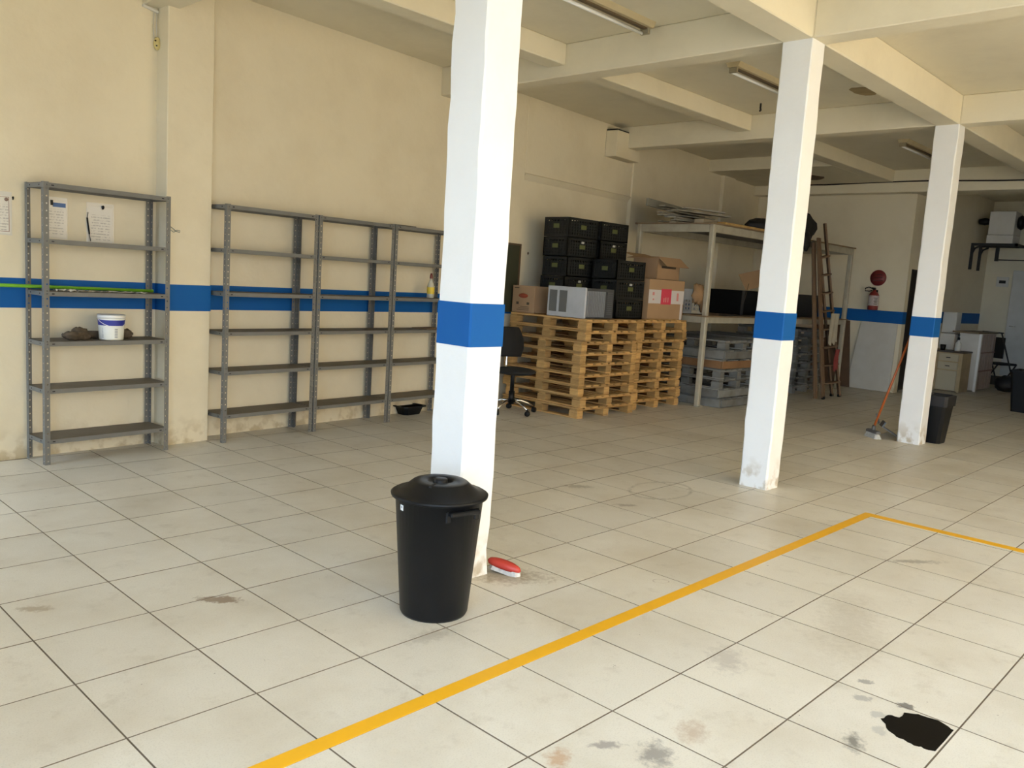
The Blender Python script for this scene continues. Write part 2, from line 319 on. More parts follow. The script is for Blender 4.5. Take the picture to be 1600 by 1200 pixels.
obj('sloped_ledge', MB().add([(a_, 0, 2.715), (b_, 0, 2.715), (a_, -0.055, 2.785), (b_, -0.055, 2.785), (a_, -0.034, 2.80), (b_, -0.034, 2.80)], [(0, 1, 3, 2), (2, 3, 5, 4), (0, 2, 4), (1, 5, 3)]), CREAM, wl)
# painted band, following the pilasters
for (x0, x1, pr_) in ((-1.6, 1.868, 0.0), (1.868, 2.262, 0.16), (2.262, 6.078, 0.0), (6.078, 6.502, 0.035), (6.502, 8.978, 0.0), (8.978, 9.362, 0.06), (9.362, 11.998, 0.0), (11.998, 12.452, 0.06), (12.452, 13.7, 0.0)):
    on_wall('painted_band', x0 - 0.0016 * (pr_ > 0), x1 + 0.0016 * (pr_ > 0), 1.09, 1.30, pr_ + 0.0016, BLUE, 0)
wb = struct(obj('wall_back', MB().box(13.7, 13.86, -0.28, 2.75, -0.05, 3.70), CREAM))
obj('painted_band', MB().box(13.6984, 13.712, -0.2816, 2.7, 1.17, 1.375).box(13.712, 13.858, -0.2816, -0.2, 1.17, 1.375), BLUE, wb)
wh = struct(obj('wall_hall', MB().box(14.62, 18.25, -0.28, -0.13, -0.05, 3.70).box(13.86, 14.62, -0.28, -0.13, 2.10, 3.70), CREAM))
obj('painted_band', MB().box(14.62, 18.2, -0.2816, -0.2, 1.20, 1.41), BLUE, wh)
wf = struct(obj('wall_far', MB().box(18.2, 18.4, -7.7, 2.9, -0.05, 3.70), CREAM))
obj('curb', MB().box(18.0, 18.2, -3.2, -0.55, -0.01, 0.17, 0.01), mat('dark_curb', (0.10, 0.085, 0.07), 0.8), wf)
wr = struct(obj('wall_right', MB().box(8.6, 18.4, -7.85, -7.7, -0.05, 3.70).box(-1.9, 8.6, -7.85, -7.7, 3.25, 3.70), CREAM))
struct(obj('hall_light_blocker', MB().box(14.0, 18.2, -3.45, -3.3, -0.05, 3.70), CREAM))  # unseen partition added to keep light from the right opening out of the hall
wfr = struct(obj('wall_front', MB().box(-1.9, -1.72, -7.85, 3.0, 3.20, 3.70).box(-1.9, -1.72, -3.5, -0.15, -0.05, 3.20).box(-1.9, -1.72, -0.15, 1.12, 2.9, 3.20).box(-1.9, -1.72, 1.12, 3.0, -0.05, 3.20), CREAM))
struct(obj('roof_shadow_caster', MB().box(-1.9, 18.4, -7.9, 3.2, ZS + 0.22, 5.2), CREAM))  # unseen mass added on the roof to shade the ground in front
DARKD = mat('dark_brown_door', (0.02, 0.015, 0.012), 0.6)
d1 = struct(obj('door_1', MB().box(13.86, 13.90, -0.285, -0.125, 0, 2.10).box(14.58, 14.62, -0.285, -0.125, 0, 2.10).box(13.86, 14.62, -0.285, -0.125, 2.06, 2.10), DARKD))
obj('door_leaf', MB().box(13.90, 14.58, -0.17, -0.13, 0.005, 2.06), DARKD, d1)
d2 = struct(obj('door_2', MB().box(18.15, 18.195, -1.75, -0.80, 0.19, 2.32, 0.004), OFFW))
obj('door_handle', MB().tube([(18.15, -0.87, 1.2), (18.10, -0.87, 1.2), (18.10, -0.98, 1.2)], 0.01, 6), CHROME, d2)
# ------------------------------------------------------------------ pillars
def pillar(x0, x1, label, seed):
    rd = random.Random(seed); mb = MB(); n = 26; rows = []
    y0, y1 = PY0, PY1; b = 0.012
    for k in range(n + 1):
        z = ZB * k / n; ring = []
        for (cx, cy, sx, sy) in ((x0, y0, 1, 1), (x1, y0, -1, 1), (x1, y1, -1, -1), (x0, y1, 1, -1)):
            jx, jy = rd.uniform(-0.0025, 0.0025), rd.uniform(-0.0025, 0.0025); bb = b * rd.uniform(0.4, 1.1) * (2.0 if k < 2 and rd.random() < 0.5 else 1)
            a = (cx + jx + sx * bb, cy + jy, z); c = (cx + jx, cy + jy + sy * bb, z)
            ring += [c, a] if sx * sy > 0 else [a, c]
        rows.append(ring)
    v = [p for r in rows for p in r]; m = 8
    f = [(i * m + k, i * m + (k + 1) % m, (i + 1) * m + (k + 1) % m, (i + 1) * m + k) for i in range(n) for k in range(m)]
    mb.add(v, f + [tuple(range(8)), tuple(range(n * m, n * m + 8))])
    t = tag(obj('pillar', mb, WHITEP), label, 'pillar')
    e = 0.0035; bmb = MB(); ring = []
    poly = [(x0 + 0.008 - e, y0 - e), (x1 - 0.008 + e, y0 - e), (x1 + e, y0 + 0.008 - e), (x1 + e, y1 - 0.008 + e), (x1 - 0.008 + e, y1 + e), (x0 + 0.008 - e, y1 + e), (x0 - e, y1 - 0.008 + e), (x0 - e, y0 + 0.008 - e)]
    bmb.prism(poly, 1.178, 1.388); obj('painted_band', bmb, BLUE, t)
    return t
pillar(1.74, 1.97, 'white square pillar with blue band standing behind the big black lidded bin', 1)
pillar(5.025, 5.235, 'white square pillar with blue band standing beyond the corner of the yellow floor line', 2)
pillar(8.565, 8.775, 'white square pillar with blue band that the orange-handled broom leans against', 3)
# ------------------------------------------------------------------ floor tape and oil
tag(obj('floor_tape', MB().box(-1.6, 5.08, -3.152, -3.085, -0.0005, 0.0012), YELLOW), 'wide yellow line on the tiles running past the black bin towards the wall pillars', 'floor line')
tag(obj('floor_tape', MB().box(4.995, 5.078, -7.5, -3.1525, -0.0005, 0.0012), YELLOW), 'yellow line meeting the end of the long wide one at a right angle', 'floor line')
op = [(2.068, -4.284), (2.13, -4.282), (2.151, -4.323), (2.206, -4.328), (2.233, -4.374), (2.24, -4.438), (2.213, -4.49), (2.105, -4.491), (2.005, -4.49), (1.994, -4.45), (1.989, -4.404), (2.008, -4.35)]
jp = []
for k in range(len(op)):
    a, b = op[k], op[(k + 1) % len(op)]
    for t in (0, 0.25, 0.5, 0.75):
        j = 0.0 if (a[1] < -4.485 and b[1] < -4.485) else 0.006
        jp.append((a[0] + (b[0] - a[0]) * t + random.uniform(-j, j), a[1] + (b[1] - a[1]) * t + random.uniform(-j, j)))
tag(obj('oil_puddle', MB().prism(jp, -0.0006, 0.0012), mat('black_oil', (0.004, 0.003, 0.002), 0.5, spec=0.12)), 'black oil puddle with ragged edges on the white floor tiles', 'puddle')
# ------------------------------------------------------------------ steel shelving
def post_mesh(H=1.97, wd=0.036, th=0.002, pitch=0.05):
    mb = MB(); r = 0.0058; n = int(H / pitch)
    def strip(ax):
        for lay in (0, 1):
            o = th * lay
            pt = (lambda a, z: (a, o, z)) if ax == 'x' else (lambda a, z: (o, a, z))
            for k in range(n):
                z0 = k * pitch; z1 = z0 + pitch if k < n - 1 else H; zc = z0 + pitch / 2; m = wd / 2 + 0.003
                outer = [(0, z0), (m, z0), (wd, z0), (wd, zc), (wd, z1), (m, z1), (0, z1), (0, zc)]
                inner = [(m + r * math.cos(t), zc + r * math.sin(t)) for t in [math.radians(225 + 45 * q) for q in range(8)]]
                mb.add([pt(*p) for p in outer + inner], [(q, (q + 1) % 8, 8 + (q + 1) % 8, 8 + q) for q in range(8)])
        e = [(wd, 0), (wd, H)]
        if ax == 'x': mb.add([(wd, 0, 0), (wd, th, 0), (wd, th, H), (wd, 0, H)], [(0, 1, 2, 3)])
        else: mb.add([(0, wd, 0), (th, wd, 0), (th, wd, H), (0, wd, H)], [(0, 1, 2, 3)])
    strip('x'); strip('y')
    return mb.mesh('post', STEEL)
POST = post_mesh()
SW, SD = 0.918, 0.30
def shelf_mesh():
    mb = MB(); a = 0.003; L = 0.032
    mb.box(a, SW - a, a, SD - a, -0.0018, 0, mi=1)
    mb.box(a, SW - a, a, a + 0.002, -L, 0).box(a, SW - a, SD - a - 0.002, SD - a, -L, 0).box(a, a + 0.002, a, SD - a, -L, 0).box(SW - a - 0.002, SW - a, a, SD - a, -L, 0)
    for x in (0.062, SW - 0.062): mb.box(x - 0.009, x + 0.009, a - 0.0006, a + 0.001, -0.020, -0.012, mi=2)
    for y in (0.075, SD - 0.075): mb.box(a - 0.0006, a + 0.001, y - 0.007, y + 0.007, -0.020, -0.012, mi=2)
    return mb.mesh('shelf', [STEEL, SHELFTOP, DARKHOLE])
SHELF = shelf_mesh()
BOLT = MB().lathe([(0.0, 0.004), (0.004, 0.0035), (0.006, 0.0)], 6, M=Matrix.Rotation(math.pi / 2, 4, 'X')).mesh('bolt', mat('bolt_steel', (0.12, 0.12, 0.12), 0.4, metal=0.6))
def shelving(x, off, zs, label):
    t = thing('shelving_unit', label, 'shelves', WM(x, off))
    for (px, py, r) in ((0, 0, 0), (SW, 0, 90), (SW, SD, 180), (0, SD, 270)): link('post', POST, t, T(px, py, 0, math.radians(r)))
    for z in zs:
        s = link('shelf', SHELF, t, T(0, 0, z))
        for bx in (0.021, SW - 0.021): link('bolt', BOLT, s, T(bx, -0.0005, -0.016))
    return t
Z1 = (1.965, 1.585, 1.225, 0.875, 0.54, 0.18); Z2 = (1.965, 1.612, 1.255, 0.93, 0.60, 0.235)
shelving(0.905, 0.315, Z1, 'grey steel shelving unit holding the white bucket, by the wall notices')
shelving(2.29, 0.33, Z2, 'empty grey steel shelving unit standing against the right side of the wall pilaster')
shelving(3.215, 0.335, Z2, 'empty grey steel shelving unit, the middle one of the three joined in a row')
shelving(4.14, 0.335, Z2, 'grey steel shelving unit with the yellow-labelled bottle on it')
# things on the first unit
bk = thing('bucket', 'white plastic bucket with a blue band on the grey shelf', 'bucket', T(1.432, 1.215, 0.8755))
BL = mat('bucket_blue', (0.02, 0.03, 0.28), 0.45)
obj('pail', MB().lathe([(0.0, 0.002), (0.080, 0.002), (0.082, 0.0), (0.084, 0.01), (0.0925, 0.16), (0.0925, 0.165), (0.087, 0.165), (0.078, 0.012), (0.0, 0.012)], 32), mat('bucket_white', (0.80, 0.80, 0.76), 0.4, var=0.5, vscale=9, c2=(0.66, 0.68, 0.52)), bk)
obj('lid', MB().lathe([(0.0, 0.182), (0.085, 0.182), (0.090, 0.187), (0.097, 0.187), (0.097, 0.160), (0.093, 0.160), (0.093, 0.175), (0.0, 0.176)], 32), WHITEPL, bk)
obj('blue_band', MB().lathe([(0.0905, 0.118), (0.0928, 0.150)], 32).lathe([(0.0892, 0.105), (0.0906, 0.119)], 32), BL, bk)
obj('wire_handle', MB().tube([(0.094 * math.cos(t), -0.094 * math.sin(t) if False else -0.097 * abs(math.sin(t)) - 0.0, 0.15 - 0.05 * math.sin(t)) for t in [math.pi * k / 14 for k in range(15)]], 0.0022, 6), WHITEPL, bk)
lb = MB()
for k in range(7): lb.box(-0.062, -0.062 + 0.03 + 0.008 * (k % 3), -0.0895 + 0.022, -0.067, 0.02 + k * 0.011, 0.024 + k * 0.011, M=Matrix.Rotation(-0.35, 4, 'Z'))
for k in range(6): lb.box(-0.008, 0.012, -0.0885, -0.085, 0.02 + k * 0.012, 0.026 + k * 0.012)
obj('label_print', lb, mat('print_grey', (0.25, 0.26, 0.3), 0.6), bk)
RAG = mat('brown_rag', (0.07, 0.05, 0.03), 0.95, var=0.6, vscale=25, c2=(0.22, 0.17, 0.12))
tag(obj('rag_bundle', MB().blob((1.15, 1.20, 0.907), (0.055, 0.05, 0.03), jit=0.35, seed=3, flat=0.8757).blob((1.21, 1.215, 0.915), (0.06, 0.05, 0.045), jit=0.35, seed=5, flat=0.8757).tube([(1.20, 1.25, 0.908), (1.30, 1.32, 0.906), (1.45, 1.355, 0.902), (1.56, 1.34, 0.902)], [0.03, 0.028, 0.025, 0.02], 10).blob((1.575, 1.325, 0.908), (0.05, 0.035, 0.035), jit=0.35, seed=8, flat=0.8757), RAG), 'crumpled brown rag and gloves lying behind the white bucket', 'rag')
tag(obj('green_pole', MB().tube([(-0.15, 1.17, 1.2600), (1.79, 1.335, 1.2420)], 0.0125, 10), mat('green_pole_paint', (0.15, 0.42, 0.02), 0.4)), 'long bright green pole laid through the grey shelving unit', 'pole')
def crumple(x0, x1, y0, y1, z, seed, nx=10, ny=4, hh=0.012):
    rd = random.Random(seed); v = [(x0 + (x1 - x0) * i / nx + rd.uniform(-.006, .006), y0 + (y1 - y0) * j / ny + rd.uniform(-.01, .01), z + rd.uniform(0, hh)) for j in range(ny + 1) for i in range(nx + 1)]
    f = [(j * (nx + 1) + i, j * (nx + 1) + i + 1, (j + 1) * (nx + 1) + i + 1, (j + 1) * (nx + 1) + i) for j in range(ny) for i in range(nx)]
    n = len(v); v2 = [(a, b, c + 0.0008) for a, b, c in v]; m = MB(); m.add(v, f); m.add(v2, f); return m
PAPER = mat('paper', (0.72, 0.70, 0.64), 0.85, var=0.4, vscale=12, c2=(0.5, 0.46, 0.38))
tag(obj('paper_sheet', crumple(1.02, 1.17, 1.10, 1.18, 1.2258, 2, hh=0.018), PAPER), 'crumpled white paper scrap beside the post under the green pole', 'paper')
tag(obj('paper_sheet', crumple(1.18, 1.40, 1.115, 1.22, 1.2258, 4), mat('tan_paper', (0.52, 0.45, 0.34), 0.85)), 'tan paper sheet lying on the shelf with the green pole', 'paper')
tag(obj('paper_sheet', crumple(1.41, 1.66, 1.125, 1.24, 1.2258, 6), PAPER), 'large white paper sheet hanging over the edge of the shelf with the green pole', 'paper')
# notices on the wall: printed lines are flat print on a real sheet
def print_mat(name, base, ink, rows, amt=0.6):
    m = bpy.data.materials.new(name); m.use_nodes = True; N = m.node_tree.nodes; L = m.node_tree.links; b = N['Principled BSDF']; b.inputs['Roughness'].default_value = 0.35
    tc = N.new('ShaderNodeTexCoord'); sp = N.new('ShaderNodeSeparateXYZ'); L.new(tc.outputs['Generated'], sp.inputs[0])
    w1 = N.new('ShaderNodeMath'); w1.operation = 'MULTIPLY'; w1.inputs[1].default_value = rows; L.new(sp.outputs['Z'], w1.inputs[0])
    fr = N.new('ShaderNodeMath'); fr.operation = 'FRACT'; L.new(w1.outputs[0], fr.inputs[0])
    lt = N.new('ShaderNodeMath'); lt.operation = 'LESS_THAN'; lt.inputs[1].default_value = 0.45; L.new(fr.outputs[0], lt.inputs[0])
    nz = N.new('ShaderNodeTexNoise'); nz.inputs['Scale'].default_value = 55; L.new(tc.outputs['Object'], nz.inputs['Vector'])
    r = N.new('ShaderNodeMapRange'); r.inputs[1].default_value = 0.42; r.inputs[2].default_value = 0.55; r.inputs[4].default_value = amt; L.new(nz.outputs['Fac'], r.inputs[0])
    # margins
    def band(s, lo, hi):
        a = N.new('ShaderNodeMath'); a.operation = 'GREATER_THAN'; a.inputs[1].default_value = lo; L.new(s, a.inputs[0])
        c = N.new('ShaderNodeMath'); c.operation = 'LESS_THAN'; c.inputs[1].default_value = hi; L.new(s, c.inputs[0])
        d = N.new('ShaderNodeMath'); d.operation = 'MULTIPLY'; L.new(a.outputs[0], d.inputs[0]); L.new(c.outputs[0], d.inputs[1]); return d.outputs[0]
    cur = lt.outputs[0]
    for s in (r.outputs[0], band(sp.outputs['X'], 0.12, 0.9), band(sp.outputs['Z'], 0.08, 0.78)):
        q = N.new('ShaderNodeMath'); q.operation = 'MULTIPLY'; L.new(cur, q.inputs[0]); L.new(s, q.inputs[1]); cur = q.outputs[0]
    mx = N.new('ShaderNodeMix'); mx.data_type = 'RGBA'; mx.inputs['A'].default_value = (*base, 1); mx.inputs['B'].default_value = (*ink, 1); L.new(cur, mx.inputs['Factor']); L.new(mx.outputs['Result'], b.inputs['Base Color'])
    return m
DOC = print_mat('printed_notice', (0.66, 0.64, 0.58), (0.28, 0.27, 0.26), 13)
def notice(x0, x1, z0, z1, label, extra=None):
    wdt = (x1 - x0) / CW
    t = thing('notice_sheet', label, 'notice', WM(x0, 0.004, z0)); obj('sleeve', MB().box(-0.012, wdt + 0.012, 0.0015, 0.003, -0.012, z1 - z0 + 0.03), mat('clear_sleeve', (0.62, 0.60, 0.54), 0.2), t)
    obj('sheet', MB().box(0, wdt, 0, 0.0012, 0, z1 - z0), DOC, t); return t
t = notice(1.035, 1.185, 1.605, 1.86, 'printed notice with a blue heading in a sleeve behind the shelving unit')
obj('blue_heading', MB().box(0.06, 0.15, -0.0008, 0, 0.215, 0.245), mat('heading_blue', (0.05, 0.13, 0.33), 0.5), t); obj('clip', MB().box(0.045, 0.06, -0.008, 0, 0.225, 0.262), BLACKP, t)
t = notice(1.345, 1.525, 1.585, 1.85, 'printed notice with a pen hanging beside it, pinned behind the shelving unit')
obj('pen', MB().tube([(0.005, -0.008, 0.06), (-0.012, -0.008, 0.18)], 0.006, 8).tube([(-0.012, -0.008, 0.18), (-0.005, -0.008, 0.22)], 0.0025, 6).tube([(0.005, -0.008, 0.06), (0.014, -0.008, 0.01)], 0.0025, 6), BLACKP, t); obj('pin', MB().blob((0.105, -0.008, 0.265), (0.012, 0.008, 0.016), 8, 5, 0.2), BLACKP, t)
t = notice(0.70, 0.815, 1.605, 1.86, 'framed certificate sheet with a thin red-brown border left of the shelving unit')
fr_ = MB(); hh = 0.255; ww = 0.115 / CW
fr_.box(0.004, ww - 0.006, -0.0012, 0, 0.012, 0.015).box(0.004, ww - 0.006, -0.0012, 0, hh - 0.008, hh - 0.005).box(ww - 0.009, ww - 0.006, -0.0012, 0, 0.012, hh - 0.005)
obj('border', fr_, mat('border_brown', (0.25, 0.12, 0.09), 0.6), t); obj('seal', MB().lathe([(0.0, 0.001), (0.012, 0.001), (0.013, 0)], 14, M=T(0.092, -0.001, 0.232, 0, math.pi / 2)), mat('seal_brown', (0.22, 0.15, 0.12), 0.6), t); obj('pin', MB().blob((0.135, 0.0, 0.245), (0.007, 0.006, 0.013), 8, 5, 0.2), BLACKP, t)
tag(obj('wire_loop', MB().tube([(0, 0, 0.03), (0.03, -0.012, 0.01), (0.055, -0.016, -0.012), (0.085, -0.018, -0.02), (0.09, -0.014, -0.004), (0.065, -0.012, -0.002), (0.04, -0.012, -0.022), (0.005, -0.006, 0.0)], 0.0022, 6), mat('teal_wire', (0.03, 0.10, 0.12), 0.5), None, WM(1.885, 0.163, 1.73)), 'thin dark wire loop hooked at the edge of the wall pilaster', 'wire')
# raceway and dangling socket high on the wall
t = thing('cable_socket', 'yellowed socket hanging on two wires from a white raceway high on the wall', 'socket', WM(1.74, 0.0, 3.36))
obj('raceway', MB().box(0, 0.125, -0.022, 0, 0.02, 0.04, 0.003, M=Matrix.Rotation(0.16, 4, 'Y')), OFFW, t)
obj('wire', MB().tube([(0.095, -0.012, 0.01), (0.09, -0.014, -0.1), (0.094, -0.014, -0.19)], 0.0025, 6), OFFW, t); obj('wire', MB().tube([(0.117, -0.012, 0.005), (0.113, -0.014, -0.1), (0.115, -0.014, -0.18)], 0.0025, 6), OFFW, t)
obj('socket_body', MB().blob((0.118, -0.022, -0.225), (0.030, 0.022, 0.048), 12, 8, 0.05), mat('yellowed_plastic', (0.60, 0.48, 0.16), 0.5, var=0.6, c2=(0.7, 0.65, 0.45)), t)
obj('contact', MB().box(0.088, 0.098, -0.045, -0.035, -0.215, -0.205).box(0.098, 0.106, -0.046, -0.036, -0.25, -0.242), DARKHOLE, t)
# things on the fourth unit
bt = thing('bottle', 'clear bottle with yellow label and red cap on the grey shelf', 'bottle', T(4.83, 1.555, 1.2558))
obj('glass', MB().lathe([(0, 0.001), (0.036, 0.001), (0.039, 0.008), (0.039, 0.12), (0.03, 0.155), (0.015, 0.19), (0.014, 0.215), (0, 0.216)], 20), mat('cloudy_bottle', (0.62, 0.60, 0.5), 0.2, alpha=0.75), bt)
obj('label_band', MB().lathe([(0.0396, 0.045), (0.0396, 0.115)], 20), mat('yellow_label', (0.75, 0.55, 0.05), 0.5), bt); obj('cap', MB().lathe([(0.016, 0.205), (0.016, 0.235), (0.010, 0.262), (0, 0.262)], 14), mat('red_cap', (0.16, 0.03, 0.02), 0.5), bt)
tag(obj('cardboard_sheet', MB().box(-0.16, 0.16, -0.10, 0.10, 0, 0.008, 0.002), mat('dark_cardboard', (0.20, 0.13, 0.07), 0.9), None, T(4.83, 1.56, 0.9305, WA + 0.12)), 'flat brown cardboard piece lying on the shelf below the yellow-labelled bottle', 'cardboard')
tag(obj('thin_board', MB().box(0, 0.30, -0.08, 0.08, 0, 0.012, 0.002), mat('dark_board', (0.10, 0.085, 0.065), 0.8), None, T(4.20, 1.50, 1.9655, WA)), 'thin dark board lying on top of the shelving unit with the bottle', 'board')
t = thing('black_tray', 'small black plastic tub on the floor under the shelving', 'tub', T(4.70, 1.66, 0.0, WA))
mbx = MB(); ex = [(0.165, 0.12, 0.095), (0.15, 0.105, 0.095), (0.135, 0.09, 0.012), (0.12, 0.075, 0.0)]
def rect_lathe(mb, prof, ch=0.03):
    v = []; f = []
    for (a, b, z) in prof:
        v += [(a - ch, -b, z), (a, -b + ch, z), (a, b - ch, z), (a - ch, b, z), (-a + ch, b, z), (-a, b - ch, z), (-a, -b + ch, z), (-a + ch, -b, z)]
    for i in range(len(prof) - 1):
        for k in range(8): f.append((i * 8 + k, i * 8 + (k + 1) % 8, (i + 1) * 8 + (k + 1) % 8, (i + 1) * 8 + k))
    f += [tuple(range(8)), tuple(range((len(prof) - 1) * 8, len(prof) * 8))]
    mb.add(v, f); return mb
obj('basin', rect_lathe(MB(), [(0.115, 0.075, 0.001), (0.14, 0.10, 0.085), (0.135, 0.095, 0.085), (0.112, 0.07, 0.008)]), BLACKP, t); obj('rim', rect_lathe(MB(), [(0.165, 0.12, 0.083), (0.165, 0.12, 0.095), (0.138, 0.098, 0.095), (0.138, 0.098, 0.083)]), BLACKP, t)
# ------------------------------------------------------------------ big bin
def round_bin(x, y, label, s=1.0, lid=True, sticker=True, rz=0.0, bag=False):
    t = thing('trash_bin', label, 'trash bin', T(x, y, 0, rz) @ Matrix.Scale(s, 4))
    obj('tub', MB().lathe([(0, 0.004), (0.140, 0.004), (0.148, 0.0), (0.154, 0.012), (0.196, 0.53), (0.203, 0.532), (0.203, 0.548), (0.190, 0.548), (0.148, 0.02), (0, 0.015)], 48), BLACKP, t)
    for a in (-1.745, -1.745 + math.pi):
        hb = obj('handle', MB().box(0.188, 0.225, -0.075, 0.075, 0.500, 0.520, 0.005).box(0.188, 0.200, -0.085, -0.060, 0.470, 0.520, 0.004).box(0.188, 0.200, 0.060, 0.085, 0.470, 0.520, 0.004), BLACKP, t, Matrix.Rotation(a, 4, 'Z'))
    if lid:
        l = obj('lid', MB().lathe([(0.206, 0.535), (0.216, 0.540), (0.218, 0.550), (0.208, 0.556), (0.180, 0.556), (0.125, 0.602), (0.118, 0.606), (0.060, 0.606), (0.056, 0.594), (0, 0.594)], 48), BLACKP, t)
        obj('knob', MB().lathe([(0.034, 0.592), (0.032, 0.612), (0.028, 0.615), (0, 0.615)], 28), BLACKP, l)
        obj('vent_slot', MB().box(-0.13, -0.07, -0.006, 0.006, 0.600, 0.6075), DARKHOLE, l, Matrix.Rotation(0.5, 4, 'Z'))
    if sticker:
        st_ = MB(); n = 4; a0 = math.radians(169)
        for zz in ((0.492, 0.517),):
            pts = [((0.1945 + 0.04 * (z_ - 0.497)) * math.cos(a0 + q * 0.030), (0.1945 + 0.04 * (z_ - 0.497)) * math.sin(a0 + q * 0.030), z_) for z_ in zz for q in range(n + 1)]
            st_.add(pts, [(q, q + 1, n + 2 + q, n + 1 + q) for q in range(n)])
        sk = obj('sticker', st_, WHITEPL, t)
        a = a0 + 0.06; mk = MB()
        for q in range(4): mk.box(0.1952, 0.1958, -0.004 + q * 0.0025, -0.0028 + q * 0.0025, 0.502, 0.512)
        obj('print_mark', mk, mat('print_grey', (0.25, 0.26, 0.3), 0.6), sk, Matrix.Rotation(a, 4, 'Z'))
    return t
round_bin(1.435, -2.52, 'big round black trash bin with lid and small white sticker', 1.0)
# red brush behind the first pillar
t = thing('scrub_brush', 'red scrubbing brush with white bristles on the floor by the pillar base', 'brush', T(2.035, -2.375, 0.0, math.radians(-68)) @ Matrix.Scale(0.88, 4))
rb = MB(); n = 10
for k in range(n + 1):
    pass
rb.lathe([(0.0, 0.070), (0.022, 0.068), (0.032, 0.058), (0.036, 0.042), (0.034, 0.026), (0, 0.026)], 24, sx=3.0, sy=1.0)
obj('handle_block', rb, mat('red_brush_wood', (0.50, 0.045, 0.03), 0.45, var=0.4, vscale=10, c2=(0.35, 0.03, 0.02)), t, T(0, 0, 0.008, 0, 0, 0.16)); obj('bristles', rect_lathe(MB(), [(0.10, 0.030, 0.0), (0.092, 0.027, 0.032)], 0.02), mat('bristle_white', (0.66, 0.64, 0.6), 0.9, var=0.6, vscale=60), t, T(0.012, 0, 0.006, 0, 0, 0.16) @ Matrix.Translation((0, 0, 0.0)))
# ------------------------------------------------------------------ pallets
def board_me(name, sx, sy, sz, m): return MB().box(-sx / 2, sx / 2, -sy / 2, sy / 2, 0, sz, 0.0025).mesh(name, m)
def make_pallet(PXL, PYL, m, deck_n=8, skirts=False, skirt_m=None):
    """parts as (name, mesh, matrix); deck and bottom boards run along y, stringers along x"""
    parts = []
    bot = board_me('bottom_board', 0.10, PYL, 0.016, m); blk = board_me('block', 0.10, 0.125, 0.070, m); strg = board_me('stringer_board', PXL, 0.10, 0.018, m)
    dk = board_me('deck_board', PXL / deck_n * 0.72, PYL, 0.0195, m)
    xs_ = (0.05, PXL / 2, PXL - 0.05); ys_ = (0.0625, PYL / 2, PYL - 0.0625)
    for x in xs_: parts.append(('bottom_board', bot, T(x, PYL / 2, 0)))
    for x in xs_:
        for y in ys_: parts.append(('block', blk, T(x, y, 0.016)))
    for y in ys_: parts.append(('stringer_board', strg, T(PXL / 2, min(max(y, 0.05), PYL - 0.05), 0.086)))
    w_ = PXL / deck_n * 0.72
    for k in range(deck_n): parts.append(('deck_board', dk, T(w_ / 2 + k * (PXL - w_) / (deck_n - 1), PYL / 2, 0.104)))
    if skirts:
        sk = MB().box(0, PXL, -0.018, 0, 0.01, 0.108, 0.002).mesh('side_board', skirt_m); parts.append(('side_board', sk, T(0, 0, 0)))
        s2 = MB().box(-0.018, 0, 0, PYL, 0.01, 0.108, 0.002).mesh('side_board', skirt_m); parts.append(('side_board', s2, T(0, 0, 0)))
    return parts
PAL_W = make_pallet(1.06, 1.18, PINE); PAL_G = make_pallet(1.02, 1.05, GREYW, 7); PAL_GS = make_pallet(1.02, 1.05, GREYW, 7, True, GREYW); PAL_BS = make_pallet(1.00, 1.05, GREYW, 7, True, BROWNW)
HP = 0.1245
def place_pallet(parts, x, y, z, rz, label, group):
    t = thing('pallet', label, 'pallet', T(x, y, z, rz), group)
    for (nm, me, M) in parts: link(nm, me, t, M @ T(random.uniform(-.003, .003), random.uniform(-.004, .004), 0))
    return t
for k in range(9):
    place_pallet(PAL_W, 6.235 + random.uniform(-.02, .02), 0.555 + random.uniform(-.02, .02), k * HP, random.uniform(-.008, .008), 'light wooden pallet, %s in the stack beside the office chair' % (ORD[k] if k in (0, 8) else ORD[k] + ' from the floor'), 'light pallets by the office chair')
    place_pallet(PAL_W, 7.40 + random.uniform(-.02, .02), 0.655 + random.uniform(-.02, .02), k * HP, random.uniform(-.008, .008), 'light wooden pallet, %s in the stack next to the rack post' % (ORD[k] if k in (0, 8) else ORD[k] + ' from the floor'), 'light pallets by the rack')
seq = [PAL_GS, PAL_GS, PAL_G, PAL_G, PAL_BS, PAL_GS, PAL_G]
lab = ['grey pallet with closed sides at the bottom of the pile under the rack front', 'grey pallet with closed sides lying on the lowest one under the rack front', 'grey open pallet third from the floor under the rack front', 'grey open pallet fourth from the floor under the rack front', 'pallet with brown side boards in the grey pile under the rack', 'grey pallet with closed sides above the brown-sided one under the rack', 'topmost grey pallet of the pile right behind the rack post']
for k, p in enumerate(seq): place_pallet(p, 8.74 + random.uniform(-.02, .03), 0.24 + random.uniform(-.03, .03), k * 0.1275, random.uniform(-.03, .03), lab[k], 'grey pallets behind the rack post')
for k in range(7): place_pallet(PAL_G, 10.0 + random.uniform(-.03, .03), 0.62 + random.uniform(-.04, .04), k * 0.1275, random.uniform(-.04, .04), 'grey pallet, %s in the pile hidden behind the second pillar' % (ORD[k] if k == 0 else 'topmost' if k == 6 else ORD[k] + ' from the floor'), 'grey pallets behind the second pillar')
for k in range(8): place_pallet(PAL_G, 11.5 + random.uniform(-.03, .03), 0.52 + random.uniform(-.03, .03), k * 0.1275, random.uniform(-.03, .03), 'grey pallet, %s in the pile behind the ladder' % (ORD[k] if k == 0 else 'topmost' if k == 7 else ORD[k] + ' from the floor'), 'grey pallets behind the ladder')
